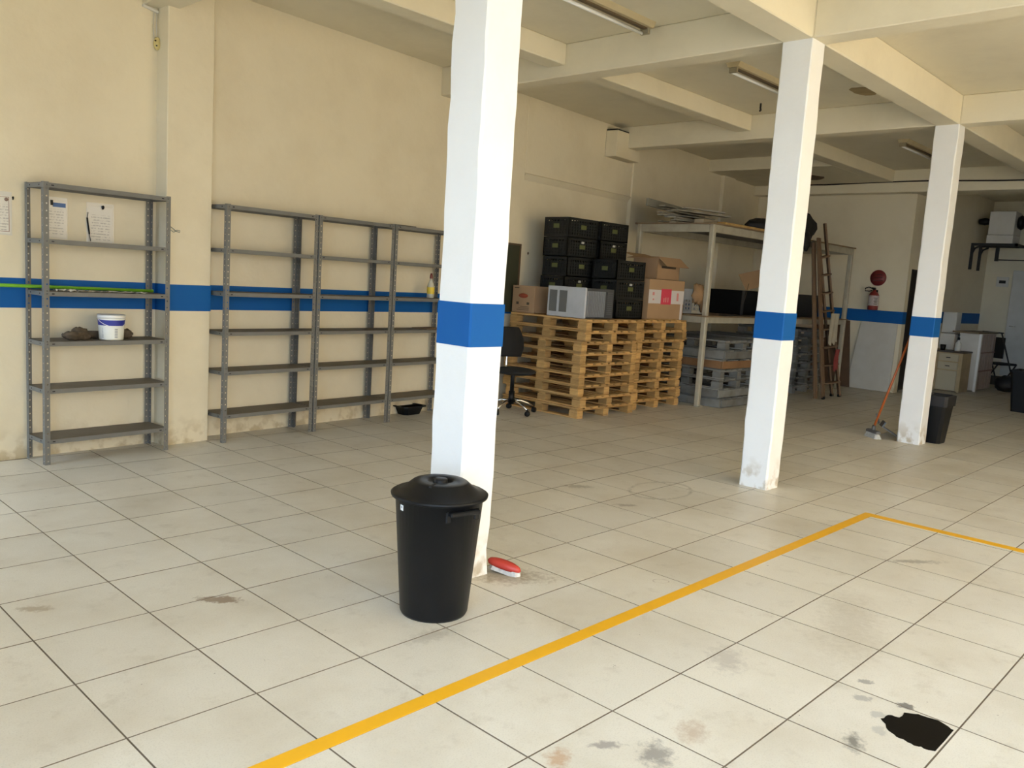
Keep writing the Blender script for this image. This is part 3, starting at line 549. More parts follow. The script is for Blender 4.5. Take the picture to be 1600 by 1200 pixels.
tag(obj('wood_strip', MB().box(0, 0.62, -0.012, 0.012, 0, 0.012, 0.002), PINE, None, T(7.62, 0.678, 1.1215, 0.0)), 'thin pale wood strip lying on the pallet stack next to the rack', 'wood strip')
# ------------------------------------------------------------------ things on the pallets
PT = 9 * HP   # pallet top height
def crate_parts():
    sx, sy, hz = 0.56, 0.38, 0.232; mb = MB()
    mb.box(0, sx, 0, sy, 0.0, 0.012)
    mb.box(0.013, sx - 0.013, 0.013, 0.016, 0.01, hz - 0.05).box(0.013, 0.016, 0.013, sy - 0.013, 0.01, hz - 0.05)
    for z0, z1 in ((0.0, 0.03), (hz - 0.035, hz - 0.004)): mb.box(0, sx, 0, 0.014, z0, z1).box(0, sx, sy - 0.014, sy, z0, z1).box(0, 0.014, 0, sy, z0, z1).box(sx - 0.014, sx, 0, sy, z0, z1)
    for x in (0, sx - 0.03): mb.box(x, x + 0.03, 0, 0.02, 0, hz - 0.004).box(x, x + 0.03, sy - 0.02, sy, 0, hz - 0.004)
    for y in (0, sy - 0.03): mb.box(0, 0.02, y, y + 0.03, 0, hz - 0.004).box(sx - 0.02, sx, y, y + 0.03, 0, hz - 0.004)
    for k in range(1, 12):
        x = k * sx / 12; mb.box(x - 0.009, x + 0.009, 0.002, 0.010, 0.03, hz - 0.035).box(x - 0.009, x + 0.009, sy - 0.010, sy - 0.002, 0.03, hz - 0.035)
    for k in range(1, 8):
        y = k * sy / 8; mb.box(0.002, 0.010, y - 0.009, y + 0.009, 0.03, hz - 0.035).box(sx - 0.010, sx - 0.002, y - 0.009, y + 0.009, 0.03, hz - 0.035)
    for q in range(1, 5):
        z = 0.03 + q * (hz - 0.065) / 5; mb.box(0, sx, 0.003, 0.009, z - 0.007, z + 0.007).box(0.003, 0.009, 0, sy, z - 0.007, z + 0.007).box(0, sx, sy - 0.009, sy - 0.003, z - 0.007, z + 0.007).box(sx - 0.009, sx - 0.003, 0, sy, z - 0.007, z + 0.007)
    body = mb.mesh('crate_body', BLACKC)
    plate = MB().box(sx / 2 - 0.05, sx / 2 + 0.05, -0.002, 0.004, 0.10, 0.15, 0.001).mesh('label_plate', mat('green_label', (0.10, 0.11, 0.035), 0.6))
    plate2 = MB().box(-0.002, 0.004, sy / 2 - 0.045, sy / 2 + 0.045, 0.10, 0.15, 0.001).mesh('label_plate', MATS['green_label'])
    white = MB().box(sx / 2 - 0.02, sx / 2 + 0.03, -0.0025, 0.004, 0.165, 0.19, 0.001).mesh('tag', mat('pale_tag', (0.5, 0.5, 0.46), 0.6))
    return [('crate_body', body), ('label_plate', plate), ('label_plate', plate2)], ('tag', white)
CP, CT = crate_parts()
for (x, y, n, nm) in ((6.60, 1.20, 5, 'the column behind the red-print carton'), (7.18, 1.16, 5, 'the tall column behind the air conditioner'), (7.02, 0.75, 3, 'the short column beside the printed-strip carton')):
    for k in range(n):
        t = thing('plastic_crate', 'black plastic crate, %s of %s' % ('topmost' if k == n - 1 else ORD[k] + ('' if k == 0 else ' from below'), nm), 'crate', T(x + random.uniform(-.008, .008), y + random.uniform(-.008, .008), PT + 0.001 + k * 0.232, random.uniform(-.012, .012)), 'black crates on the pallets')
        for (a, me) in CP: link(a, me, t)
        if (k + n) % 2 == 0: link(CT[0], CT[1], t)
# window air conditioner
t = thing('window_air_conditioner', 'grey-white window air conditioner with two dark grilles, set on the pallets', 'air conditioner', T(6.29, 0.62, PT + 0.002))
ACG = mat('ac_light_grey', (0.50, 0.51, 0.52), 0.5, var=0.3); ACD = mat('ac_fin_grey', (0.10, 0.105, 0.11), 0.5)
obj('front_panel', MB().box(0, 0.03, 0, 0.56, 0, 0.345, 0.006), ACG, t); obj('casing', MB().box(0.03, 0.54, 0.012, 0.548, 0.004, 0.34, 0.004), mat('ac_casing', (0.07, 0.072, 0.075), 0.55, var=0.4), t)
for y in (0.265, 0.415): obj('grille', MB().box(-0.003, 0.01, y, y + 0.115, 0.055, 0.30, 0.002), mat('grille_dark', (0.13, 0.13, 0.12), 0.7), t)
for k in range(11):
    x = 0.045 + k * 0.031; obj('fin', MB().box(-0.004, 0.004, -0.004, 0.012, 0, 0.29, M=Matrix.Shear('XY', 4, (0, 0))), ACG if k % 1 else mat('ac_fin_light', (0.32, 0.32, 0.32), 0.5), t, T(x, 0.0, 0.02))
fv = MB()
for k in range(12): fv.box(0.40, 0.50, 0.0, 0.012, 0.05 + k * 0.022, 0.062 + k * 0.022)
obj('louvre_panel', fv, ACD, t)
def carton(name, x, y, z, sx, sy, sz, rz, label, m=CARD, flaps=0, tilt=0.0):
    t = thing(name, label, 'box', T(x, y, z, rz, tilt))
    mb = MB(); th = 0.005
    if flaps: mb.box(0, sx, 0, th, 0, sz).box(0, sx, sy - th, sy, 0, sz).box(0, th, 0, sy, 0, sz).box(sx - th, sx, 0, sy, 0, sz).box(0, sx, 0, sy, 0, th)
    else: mb.box(0, sx, 0, sy, 0, sz, 0.004)
    obj('carton', mb, m, t)
    if flaps:
        obj('flap', MB().box(0, sx, -th, 0, 0, sy * 0.5), m, t, T(0, 0, sz, 0, math.radians(130))); obj('flap', MB().box(0, sx, 0, th, 0, sy * 0.5), m, t, T(0, sy, sz, 0, math.radians(-75)))
        obj('flap', MB().box(-th, 0, 0, sy, 0, sx * 0.3), m, t, T(0, 0, sz, 0, 0, math.radians(-100)))
    return t
t = carton('cardboard_box', 6.33, 1.42, PT + 0.002, 0.25, 0.36, 0.32, 0.0, 'small closed brown carton with a red oval print beside the air conditioner')
RP = mat('red_print', (0.36, 0.07, 0.03), 0.8); BP = mat('black_print', (0.06, 0.045, 0.03), 0.8)
obj('oval_print', MB().lathe([(0, 0.001), (0.05, 0.001), (0.05, 0)], 20, sx=1.5, sy=0.55, M=Matrix.Rotation(-math.pi / 2, 4, 'Y') @ Matrix.Rotation(math.pi / 2, 4, 'Z')), RP, t, T(-0.0004, 0.18, 0.20))
for q in ((0.255, 0.33, 0.285, 0.295), (0.25, 0.29, 0.095, 0.125), (0.08, 0.12, 0.095, 0.125)): obj('print_mark', MB().box(-0.001, 0, *q), BP, t)
for k in range(3): obj('print_mark', MB().box(-0.001, 0, 0.08, 0.28 - 0.03 * k, 0.03 + k * 0.018, 0.036 + k * 0.018), BP, t)
t = carton('cardboard_box', 7.63, 0.70, PT + 0.002, 0.80, 0.42, 0.50, 0.0, 'large brown carton with white and red printed strip standing on the pallets by the rack', CARD)
obj('white_strip', MB().box(0.0, 0.795, -0.0012, 0, 0.20, 0.37), mat('strip_white', (0.60, 0.56, 0.55), 0.7), t); obj('red_panel', MB().box(0.27, 0.50, -0.002, -0.001, 0.19, 0.385), mat('strip_red', (0.60, 0.05, 0.09), 0.7), t)
pk = mat('strip_pink', (0.62, 0.25, 0.24), 0.7); 
for q in ((0.08, 0.12, 0.30, 0.34), (0.09, 0.12, 0.24, 0.26), (0.33, 0.35, 0.22, 0.27), (0.37, 0.39, 0.22, 0.28), (0.42, 0.44, 0.22, 0.28), (0.63, 0.67, 0.24, 0.34)): obj('print_mark', MB().box(q[0], q[1], -0.003, -0.001, q[2], q[3]), pk, t)
obj('white_tape', MB().box(0.73, 0.78, -0.0012, 0, 0, 0.20, M=Matrix.Shear('XZ', 4, (0.0, 0.0))), MATS['strip_white'], t)
t = carton('cardboard_box', 8.0, 1.42, PT + 0.502 - 0.0, 0.55, 0.36, 0.28, 0.1, 'opened brown carton leaning on top behind the printed carton', CARD, 1)
t.matrix_basis = T(7.86, 0.76, PT + 0.506, 0.05)
obj('print_marks', MB().box(0.10, 0.45, -0.002, 0, 0.14, 0.17), BP, t)
# ------------------------------------------------------------------ dark green board on the wall
t = thing('chalkboard', 'dark green board standing upright behind the pallets beside the first pillar', 'board', WM(5.75, 0.07, 1.11))
obj('panel', MB().box(0, 0.70, 0, 0.025, 0, 0.81), mat('board_green', (0.035, 0.038, 0.02), 0.6), t); obj('frame', MB().box(0.70, 0.725, -0.008, 0.028, 0, 0.81).box(0, 0.725, -0.008, 0.028, 0.81, 0.83), mat('frame_brown', (0.10, 0.06, 0.035), 0.6), t)
obj('back_batten', MB().box(0.05, 0.65, 0.025, 0.068, 0.1, 0.16), MATS['frame_brown'], t)
# ------------------------------------------------------------------ office chair
t = thing('office_chair', 'black office chair with chrome five-star base in front of the light pallets', 'chair', T(5.83, 1.22, 0, math.radians(244)))
FAB = mat('black_fabric', (0.010, 0.010, 0.010), 0.9)
obj('seat', MB().blob((0.06, 0, 0.485), (0.25, 0.24, 0.045), 24, 10, 0.0), FAB, t)
bkm = MB(); nb = 9
for i in range(2):
    pass
bv = []; 
for k in range(nb):
    z = 0.62 + 0.34 * k / (nb - 1); wd_ = 0.19 * math.sin(math.radians(55 + 80 * k / (nb - 1))) ; x_ = -0.19 - 0.06 * (k / (nb - 1)) ** 2
    bv += [(x_, -wd_, z), (x_ + 0.0 - 0.03, 0, z), (x_, wd_, z), (x_ - 0.05, wd_ * 0.9, z), (x_ - 0.075, 0, z), (x_ - 0.05, -wd_ * 0.9, z)]
bkm.add(bv, [(k * 6 + q, k * 6 + (q + 1) % 6, (k + 1) * 6 + (q + 1) % 6, (k + 1) * 6 + q) for k in range(nb - 1) for q in range(6)] + [tuple(range(6)), tuple(range((nb - 1) * 6, nb * 6))], smooth=True)
obj('backrest', bkm, FAB, t)
obj('back_bar', MB().tube([(-0.05, 0, 0.43), (-0.20, 0, 0.45), (-0.235, 0, 0.52), (-0.235, 0, 0.68)], 0.014, 8), CHROME, t); obj('column', MB().lathe([(0.024, 0.44), (0.024, 0.25), (0.034, 0.25), (0.034, 0.10), (0.0, 0.10)], 16), BLACKP, t)
for k in range(5):
    a = math.radians(72 * k + 20); M = Matrix.Rotation(a, 4, 'Z')
    obj('base_arm', MB().tube([(0.02, 0, 0.145), (0.12, 0, 0.14), (0.21, 0, 0.11), (0.28, 0, 0.07)], [0.018, 0.016, 0.014, 0.012], 8), CHROME, t, M)
    obj('caster', MB().lathe([(0, -0.022), (0.028, -0.022), (0.032, -0.012), (0.032, 0.012), (0.028, 0.022), (0, 0.022)], 14, M=Matrix.Rotation(math.pi / 2, 4, 'X')).tube([(0, 0, 0.0), (0, 0, 0.05)], 0.008, 6), BLACKP, t, M @ T(0.29, 0, 0.0325, 0.7))
# ------------------------------------------------------------------ steel rack with its load
RX0, RX1, RY0, RY1, RT, RMZ = 8.55, 13.10, 0.42, 1.62, 2.39, 1.19
t = thing('storage_rack', 'tall cream steel rack with two decks standing over the grey pallets', 'rack', T(RX0, RY0, 0))
LX, LY = RX1 - RX0, RY1 - RY0
for (x, y) in ((0, 0), (LX - 0.07, 0), (0, LY - 0.07), (LX - 0.07, LY - 0.07)):
    p = obj('post', MB().box(x, x + 0.07, y, y + 0.07, 0.006, RT, 0.012), RACKM, t); obj('foot_plate', MB().box(x - 0.02, x + 0.09, y - 0.02, y + 0.09, 0, 0.008), RACKM, p)
for z in (RT - 0.12, RMZ - 0.09):
    hgt_ = 0.10 if z > 2 else 0.08
    for y in (0.0, LY - 0.05): obj('long_beam', MB().box(0.07, LX - 0.07, y + 0.005, y + 0.05, z, z + hgt_, 0.003), RACKM, t)
    for x in (0.0, LX - 0.05): obj('end_beam', MB().box(x + 0.005, x + 0.05, 0.07, LY - 0.07, z, z + hgt_, 0.003), RACKM, t)
    obj('deck', MB().box(-0.02, LX + 0.02, -0.02, LY + 0.02, z + hgt_, z + hgt_ + 0.018), mat('deck_board_brown', (0.22, 0.15, 0.085), 0.8, var=0.6, c2=(0.12, 0.08, 0.05)), t)
    obj('deck_underside', MB().box(0.05, LX - 0.05, 0.05, LY - 0.05, z + hgt_ - 0.012, z + hgt_ - 0.001), mat('deck_under_grey', (0.22, 0.21, 0.19), 0.8), t)
DT = RT - 0.12 + 0.10 + 0.018; DM = RMZ - 0.09 + 0.08 + 0.018
# loose boards on top
tag(obj('plank', MB().box(0, 2.1, 0, 0.12, 0, 0.035, 0.003), mat('osb_plank', (0.55, 0.36, 0.13), 0.85, var=0.8, vscale=14, c2=(0.36, 0.2, 0.06)), None, T(8.85, 0.44, DT + 0.001, 0.0)), 'long orange-yellow wood plank along the front edge of the rack top', 'plank')
tag(obj('plank', MB().box(0, 1.35, 0, 0.14, 0, 0.05, 0.003), mat('grey_brown_plank', (0.36, 0.31, 0.23), 0.85, var=0.6, c2=(0.25, 0.2, 0.13)), None, T(8.58, 0.60, DT + 0.001, 0.0)), 'thick grey-brown plank behind the orange one on the rack top', 'plank')
STR = [mat('strip_grey_a', (0.40, 0.37, 0.30), 0.8, var=0.4), mat('strip_grey_b', (0.27, 0.255, 0.205), 0.8, var=0.4), mat('strip_tan', (0.36, 0.25, 0.13), 0.85, var=0.4)]
zc = DT + 0.001
for k in range(14):
    L_ = random.uniform(0.7, 1.1); w2 = random.uniform(0.06, 0.13)
    tag(obj('wood_offcut', MB().box(0, L_, -w2 / 2, w2 / 2, 0, 0.016, 0.002), STR[k % 2], None, T(8.50 + random.uniform(0, 0.15), 0.90 + random.uniform(0, 0.45), zc, random.uniform(-0.25, 0.35))), 'grey strip offcut in the loose pile on the rack top', 'offcut', 'strip pile on the rack')
    zc += 0.0165 if k % 2 else 0.0
    if k % 2 == 0: zc += 0.0165
tag(obj('plank', MB().box(0, 1.35, 0, 0.035, 0, 0.10, 0.003), STR[1], None, T(8.52, 1.45, zc - 0.005, 0.02, 0, 0.04)), 'long grey board on edge across the back of the strip pile', 'plank')
for k in range(6):
    tag(obj('wood_offcut', MB().box(0, random.uniform(0.4, 0.6), 0, 0.07, 0, 0.02, 0.002), STR[2], None, T(9.72 + 0.02 * k, 0.95 + 0.05 * k, DT + 0.001 + 0.021 * k, random.uniform(-0.5, 0.5))), 'brown wood offcut in the small heap beside the grey strips on the rack', 'offcut', 'brown offcuts on the rack')
TARP = mat('black_tarp', (0.008, 0.008, 0.010), 0.6)
tag(obj('black_tarp', MB().blob((11.05, 0.93, DT + 0.10), (0.62, 0.28, 0.18), 22, 10, 0.12, seed=4, flat=DT + 0.001).blob((11.65, 0.78, DT + 0.20), (0.36, 0.25, 0.26), 18, 10, 0.12, seed=9, flat=DT + 0.001), TARP), 'bundled black tarp lying on the rack top beside the ladder', 'tarp')
tag(obj('black_cloth', MB().blob((11.10, 0.345, 2.35), (0.10, 0.04, 0.15), 14, 10, 0.10, seed=11), TARP), 'black cloth hanging at the top of the wooden ladder', 'cloth')
# middle deck
t = thing('laundry_basket', 'white perforated plastic basket with brown paper on the rack deck', 'basket', T(8.80, 0.80, DM + 0.001))
bm_ = MB(); s_ = 0.34; hb = 0.33
for q in range(4):
    M = T(s_ / 2, s_ / 2, 0) @ Matrix.Rotation(q * math.pi / 2, 4, 'Z') @ T(-s_ / 2, -s_ / 2, 0)
    for z0, z1 in ((0, 0.05), (0.085, 0.10), (0.135, 0.15), (0.185, hb)): bm_.box(0, s_, 0, 0.006, z0, z1, M=M)
    for k in range(8): bm_.box(k * s_ / 7.6, k * s_ / 7.6 + 0.02, 0, 0.006, 0.04, 0.19, M=M)
bm_.box(0, s_, 0, s_, 0, 0.006); obj('basket_body', bm_, OFFW, t); obj('brown_paper', MB().blob((0.10, -0.02, 0.27), (0.13, 0.05, 0.13), 14, 9, 0.3, seed=21), CARD, t)
obj('wood_handle', MB().blob((0.22, -0.02, 0.14), (0.05, 0.03, 0.12), 10, 7, 0.2, seed=23), mat('handle_brown', (0.16, 0.10, 0.055), 0.8), t); obj('green_cap', MB().blob((0.30, 0.02, 0.345), (0.03, 0.03, 0.025), 10, 6, 0.05), mat('green_cap', (0.03, 0.22, 0.12), 0.5), t)
t = thing('black_container', 'black open container with a brown cardboard flap on the rack deck', 'container', T(10.12, 0.75, DM + 0.001))
obj('tub', rect_lathe(MB(), [(0.40, 0.28, 0.0), (0.44, 0.31, 0.36), (0.42, 0.29, 0.36), (0.38, 0.26, 0.02)]), BLACKP, t, T(0.45, 0.32, 0)); obj('cardboard_flap', MB().box(0, 0.80, 0, 0.008, 0, 0.26), CARD, t, T(0.10, 0.03, 0.365, 0.0, math.radians(-28), math.radians(-9)))
obj('rod', MB().tube([(-0.02, -0.02, 0.2), (0.10, 0.0, 0.46)], 0.004, 6), DARKD, t)
GW = mat('grey_white_shell', (0.45, 0.47, 0.5), 0.4)
t = thing('appliance', 'grey-white rounded appliance with dark opening in front of the black container', 'appliance', T(10.45, 0.55, DM + 0.001)); obj('shell', MB().blob((0.12, 0.08, 0.14), (0.20, 0.08, 0.14), 20, 10, 0.0, flat=0.0), GW, t); obj('opening', MB().lathe([(0, 0.012), (0.085, 0.012), (0.095, 0.0)], 20, M=T(0.18, 0.0, 0.13, 0, math.pi / 2)), DARKHOLE, t)
tag(obj('storage_case', MB().box(0, 1.15, 0, 0.35, 0, 0.36, 0.01), mat('black_panel', (0.010, 0.010, 0.011), 0.5), None, T(11.55, 0.75, DM + 0.001)), 'long black case lying on the rack deck behind the ladder', 'case')
tag(obj('flat_board', MB().box(0, 0.7, 0, 0.12, 0, 0.012, 0.002), DARKD, None, T(9.15, 0.46, DM + 0.001, 0.02)), 'thin dark board lying along the front of the rack deck', 'board')
# ------------------------------------------------------------------ ladder
t = thing('step_ladder', 'folded wooden stepladder leaning on the rack', 'ladder', None)
def lerp(a, b, q): return tuple(a[i] + (b[i] - a[i]) * q for i in range(3))
def rail(name, a, b, wx, wy, m):
    a, b = Vector(a), Vector(b); d = (b - a); L_ = d.length; q = d.to_track_quat('Z', 'Y').to_matrix().to_4x4()
    return obj(name, MB().box(-wx / 2, wx / 2, -wy / 2, wy / 2, 0, L_, 0.004), m, t, Matrix.Translation(a) @ q)
fl_, fr2 = ((11.36, -0.055, 0.02), (11.40, 0.30, 2.42)), ((11.99, -0.045, 0.02), (11.64, 0.335, 2.66))
rl_, rr2 = ((11.29, 0.035, 0.0), (11.40, 0.37, 2.35)), ((11.92, 0.045, 0.02), (11.62, 0.375, 2.35))
rail('rail', *fl_, 0.085, 0.03, LADDERW); rail('rail', *fr2, 0.085, 0.03, LADDERW); rail('back_rail', *rl_, 0.075, 0.03, LADDERW); rail('back_rail', *rr2, 0.06, 0.03, LADDERW)
for k in range(8):
    q = (k + 0.8) / 8.9; a = Vector(lerp(*fl_, q)); b = Vector(lerp(*fr2, q * 0.93)); obj('tread', MB().box(0, (b - a).length, -0.045, 0.03, -0.012, 0.012, 0.003), LADDERW, t, Matrix.Translation(a) @ (b - a).to_track_quat('X', 'Z').to_matrix().to_4x4())
for p in (fl_, fr2, rr2): obj('rubber_foot', MB().box(-0.035, 0.035, -0.022, 0.022, 0, 0.045, 0.006), BLACKP, t, T(p[0][0], p[0][1], 0))
def drape(x, y, z, wd_, ln, m, name, label, cat, seed):
    rd = random.Random(seed); nx, nz = 7, 9; v = []
    for j in range(nz + 1):
        for i in range(nx + 1): v.append((x + wd_ * (i / nx - 0.5) * (1 - 0.15 * j / nz) + rd.uniform(-.008, .008), y - 0.03 + 0.012 * math.sin(i * 1.9 + j * 0.3), z - ln * j / nz * (1 + 0.08 * math.sin(i * 1.7))))
    f = [(j * (nx + 1) + i, j * (nx + 1) + i + 1, (j + 1) * (nx + 1) + i + 1, (j + 1) * (nx + 1) + i) for j in range(nz) for i in range(nx)]
    mb = MB(); mb.add(v, f, smooth=True); mb.add([(a, b + 0.012, c) for a, b, c in v], f, smooth=True)
    return tag(obj(name, mb, m), label, cat)
drape(11.66, 0.04, 1.30, 0.30, 0.46, mat('cream_rag', (0.46, 0.42, 0.33), 0.95, var=0.6, c2=(0.33, 0.29, 0.22)), 'hanging_rag', 'cream rag hanging over a tread of the wooden ladder', 'rag', 1)
drape(11.62, -0.065, 0.76, 0.13, 0.32, mat('red_rag', (0.22, 0.04, 0.035), 0.95), 'hanging_rag', 'dark red rag hanging low on the wooden ladder', 'rag', 2)
# ------------------------------------------------------------------ back wall things
t = thing('fire_extinguisher', 'fire extinguisher with printed label hanging on the back wall', 'fire extinguisher', T(13.605, 0.20, 1.375) @ Matrix.Diagonal((1, 1, 0.82, 1)))
RED = mat('extinguisher_red', (0.22, 0.025, 0.02), 0.4)
obj('cylinder', MB().lathe([(0, 0), (0.078, 0.0), (0.085, 0.015), (0.085, 0.30), (0.06, 0.36), (0.025, 0.39), (0.025, 0.42), (0, 0.42)], 24), RED, t); obj('label_band', MB().lathe([(0.0862, 0.09), (0.0862, 0.30)], 24), mat('extinguisher_label', (0.50, 0.46, 0.44), 0.5, var=0.6, vscale=22, c2=(0.3, 0.18, 0.17)), t)
lm = MB()
for k in range(5): lm.box(-0.0885, -0.086, -0.03, 0.03 - 0.008 * (k % 2), 0.12 + k * 0.03, 0.132 + k * 0.03)
obj('label_print', lm, BP, t, Matrix.Rotation(0.75, 4, 'Z'))
obj('valve', MB().box(-0.03, 0.03, -0.015, 0.015, 0.41, 0.45, 0.004).box(-0.11, 0.02, -0.012, 0.012, 0.45, 0.465, 0.003), BLACKP, t); obj('hose', MB().tube([(0, 0.02, 0.44), (0, 0.10, 0.47), (0, 0.16, 0.44), (0, 0.155, 0.39), (0, 0.09, 0.385), (-0.04, 0.03, 0.40)], 0.011, 8), BLACKP, t); obj('bracket', MB().box(0.06, 0.082, -0.03, 0.03, 0.25, 0.42), BLACKP, t)
t = thing('extinguisher_sign', 'round dark red sign above the fire extinguisher', 'sign', T(13.698, 0.195, 1.925)); obj('disc', MB().lathe([(0, 0.012), (0.135, 0.012), (0.135, 0.0), (0, 0)], 36, M=Matrix.Rotation(-math.pi / 2, 4, 'Y')), mat('sign_red', (0.16, 0.018, 0.02), 0.5), t)
lm = MB()
for k in range(3): lm.box(-0.014, -0.0122, -0.085 + 0.01 * k, 0.085 - 0.015 * k, -0.055 + k * 0.05, -0.035 + k * 0.05)
obj('lettering', lm, mat('sign_letters', (0.08, 0.02, 0.02), 0.6), t)
tag(obj('leaning_panel', MB().box(0, 0.02, -0.95, 0.30, 0, 1.16, 0.003), mat('white_board', (0.58, 0.56, 0.50), 0.6, var=0.4, c2=(0.48, 0.45, 0.38)), None, T(13.62, 0.42, 0.006, 0, 0, 0.05) @ T(0, 0.22, 0)), 'large white panel leaning on the back wall', 'panel')
bpl = [o for o in bpy.data.objects if o.name == 'leaning_panel'][0]
bpl.data.transform(Matrix.Translation((0, 0.0, 0)));
for v in bpl.data.vertices:   # a slanted left edge as cut
    v.co.y = (v.co.y + 0.95) / 1.25 * (0.70 if v.co.z < 0.5 else 0.66) - 0.86 + (0.0 if v.co.y < -0.3 else (0.03 if v.co.z < 0.5 else -0.05))
tag(obj('leaning_panel', MB().prism([(-0.42, 0), (0.36, 0), (0.36, 1.16), (-0.28, 1.16)], 0, 0.012, M=Matrix(((0, 0, 1, 0), (1, 0, 0, 0), (0, 1, 0, 0), (0, 0, 0, 1)))), mat('brown_hardboard', (0.12, 0.07, 0.04), 0.7, var=0.4), None, T(13.60, 0.86, 0.006, 0, 0, 0.05)), 'dark brown hardboard panel leaning on the back wall beside the rack', 'panel')
tag(obj('wall_cable', MB().tube([(13.44, 2.0, 3.50), (13.44, 1.2, 3.485), (13.44, 0.3, 3.50), (13.44, -0.5, 3.50), (13.44, -1.5, 3.47), (13.44, -3.5, 3.45), (13.44, -7.5, 3.45)], 0.012, 6), DARKD), 'thin dark cable running along the beam above the back wall', 'cable')
# ------------------------------------------------------------------ broom, dustpan and bins at the third pillar
t = thing('broom', 'broom with orange handle and grey head leaning on the third pillar', 'broom', None)
b0 = Vector((8.56, -1.84, 0.05)); b1 = Vector((8.55, -2.115, 1.36)); b1 = Vector((8.74, -2.078, 1.25))
obj('handle', MB().tube([b0 + Vector((0, 0, 0.06)), b1], 0.013, 8), mat('orange_handle', (0.42, 0.10, 0.02), 0.45), t)
Mb = T(8.56, -1.84, 0.0, math.radians(50)); obj('head', MB().box(-0.11, 0.11, -0.03, 0.03, 0.05, 0.085, 0.008).tube([(0, 0, 0.08), (0, 0, 0.14)], [0.025, 0.016], 10), mat('grey_broom_plastic', (0.10, 0.10, 0.10), 0.5), t, Mb); obj('bristles', rect_lathe(MB(), [(0.125, 0.045, 0.0), (0.105, 0.025, 0.055)], 0.015), mat('pale_bristles', (0.55, 0.54, 0.5), 0.9, var=0.7, vscale=60), t, Mb)
t = thing('dustpan', 'grey dustpan standing on the floor behind the pillar with the broom', 'dustpan', T(8.93, -1.97, 0.0, 0.5)); obj('pan', MB().prism([(-0.13, 0), (0.13, 0), (0.09, 0.2), (-0.09, 0.2)], 0, 0.012).box(-0.09, 0.09, 0.19, 0.205, 0, 0.07), mat('grey_pan', (0.15, 0.15, 0.15), 0.5), t, T(0, 0, 0.004, 0, 0.5)); obj('handle', MB().tube([(0, 0.20, 0.13), (0, 0.235, 0.24)], 0.012, 8), MATS['grey_pan'], t)
t = thing('waste_bin', 'tapered black bin with a liner standing right behind the third pillar', 'bin', T(8.985, -2.345, 0)); obj('tub', rect_lathe(MB(), [(0.12, 0.10, 0.0), (0.165, 0.14, 0.52), (0.158, 0.133, 0.52), (0.115, 0.095, 0.012)]), BLACKP, t); obj('liner', rect_lathe(MB(), [(0.172, 0.147, 0.42), (0.178, 0.15, 0.535), (0.15, 0.125, 0.54), (0.14, 0.12, 0.40)]), TARP, t)
t = thing('waste_bin', 'dark bin standing alone on the floor in the back hall', 'bin', T(13.55, -2.32, 0)); obj('tub', rect_lathe(MB(), [(0.22, 0.20, 0.0), (0.27, 0.25, 0.62), (0.26, 0.24, 0.62), (0.21, 0.19, 0.012)]), BLACKP, t); obj('rim', rect_lathe(MB(), [(0.285, 0.265, 0.60), (0.285, 0.265, 0.63), (0.262, 0.242, 0.63), (0.262, 0.242, 0.60)]), BLACKP, t)
# ------------------------------------------------------------------ back hall furniture
t = thing('drawer_cabinet', 'small pale wood cabinet with drawers in the back hall', 'cabinet', T(15.20, -0.86, 0))
WD = mat('pale_cabinet_wood', (0.46, 0.35, 0.19), 0.6, var=0.4); WD2 = mat('cream_drawer', (0.44, 0.38, 0.26), 0.6)
obj('body', MB().box(0.0, 0.5, 0.02, 0.52, 0.02, 0.70), WD, t)
for z in (0.40, 0.55): d = obj('drawer', MB().box(-0.018, 0, 0.05, 0.38, z, z + 0.13, 0.004), WD2, t); obj('pull', MB().box(-0.03, -0.018, 0.18, 0.25, z + 0.055, z + 0.07), DARKD, d)
obj('door', MB().box(-0.018, 0, 0.05, 0.38, 0.03, 0.38, 0.004), WD2, t); obj('side_panel', MB().box(-0.02, 0.5, -0.02, 0.02, 0, 0.72), WD, t); obj('side_panel', MB().box(-0.02, 0.5, 0.40, 0.55, 0, 0.74), WD, t); obj('top', MB().box(-0.03, 0.52, -0.03, 0.42, 0.70, 0.73, 0.004), mat('dark_top', (0.05, 0.035, 0.025), 0.5), t)
tag(obj('black_cup', MB().lathe([(0, 0), (0.04, 0), (0.05, 0.10), (0.045, 0.10), (0.036, 0.008), (0, 0.008)], 16), BLACKP, None, T(15.30, -0.50, 0.731)), 'small black cup on the drawer cabinet', 'cup')
t = thing('detergent_bottle', 'white bottle with dark pump on the drawer cabinet', 'bottle', T(15.40, -0.72, 0.731)); obj('bottle_body', MB().lathe([(0, 0), (0.05, 0), (0.052, 0.02), (0.05, 0.14), (0.018, 0.18), (0.018, 0.20), (0, 0.20)], 16), OFFW, t); obj('pump', MB().lathe([(0.02, 0.20), (0.02, 0.24), (0.008, 0.25), (0.008, 0.30), (0, 0.30)], 12).box(-0.05, 0.01, -0.012, 0.012, 0.285, 0.30), BLACKP, t)
t = thing('water_dispenser', 'white water dispenser standing between pillar and drawer cabinet', 'dispenser', T(15.92, -0.445, 0)); obj('cabinet_body', MB().box(-0.16, 0.16, -0.10, 0.16, 0, 1.02, 0.01), OFFW, t); obj('water_tank', MB().box(-0.15, 0.15, -0.09, 0.15, 1.03, 1.42, 0.012), mat('tank_white', (0.55, 0.54, 0.49), 0.4), t)
t = thing('counter_cabinet', 'white cabinet with slatted pinkish side and brown top in the back hall', 'cabinet', T(15.78, -0.98, 0))
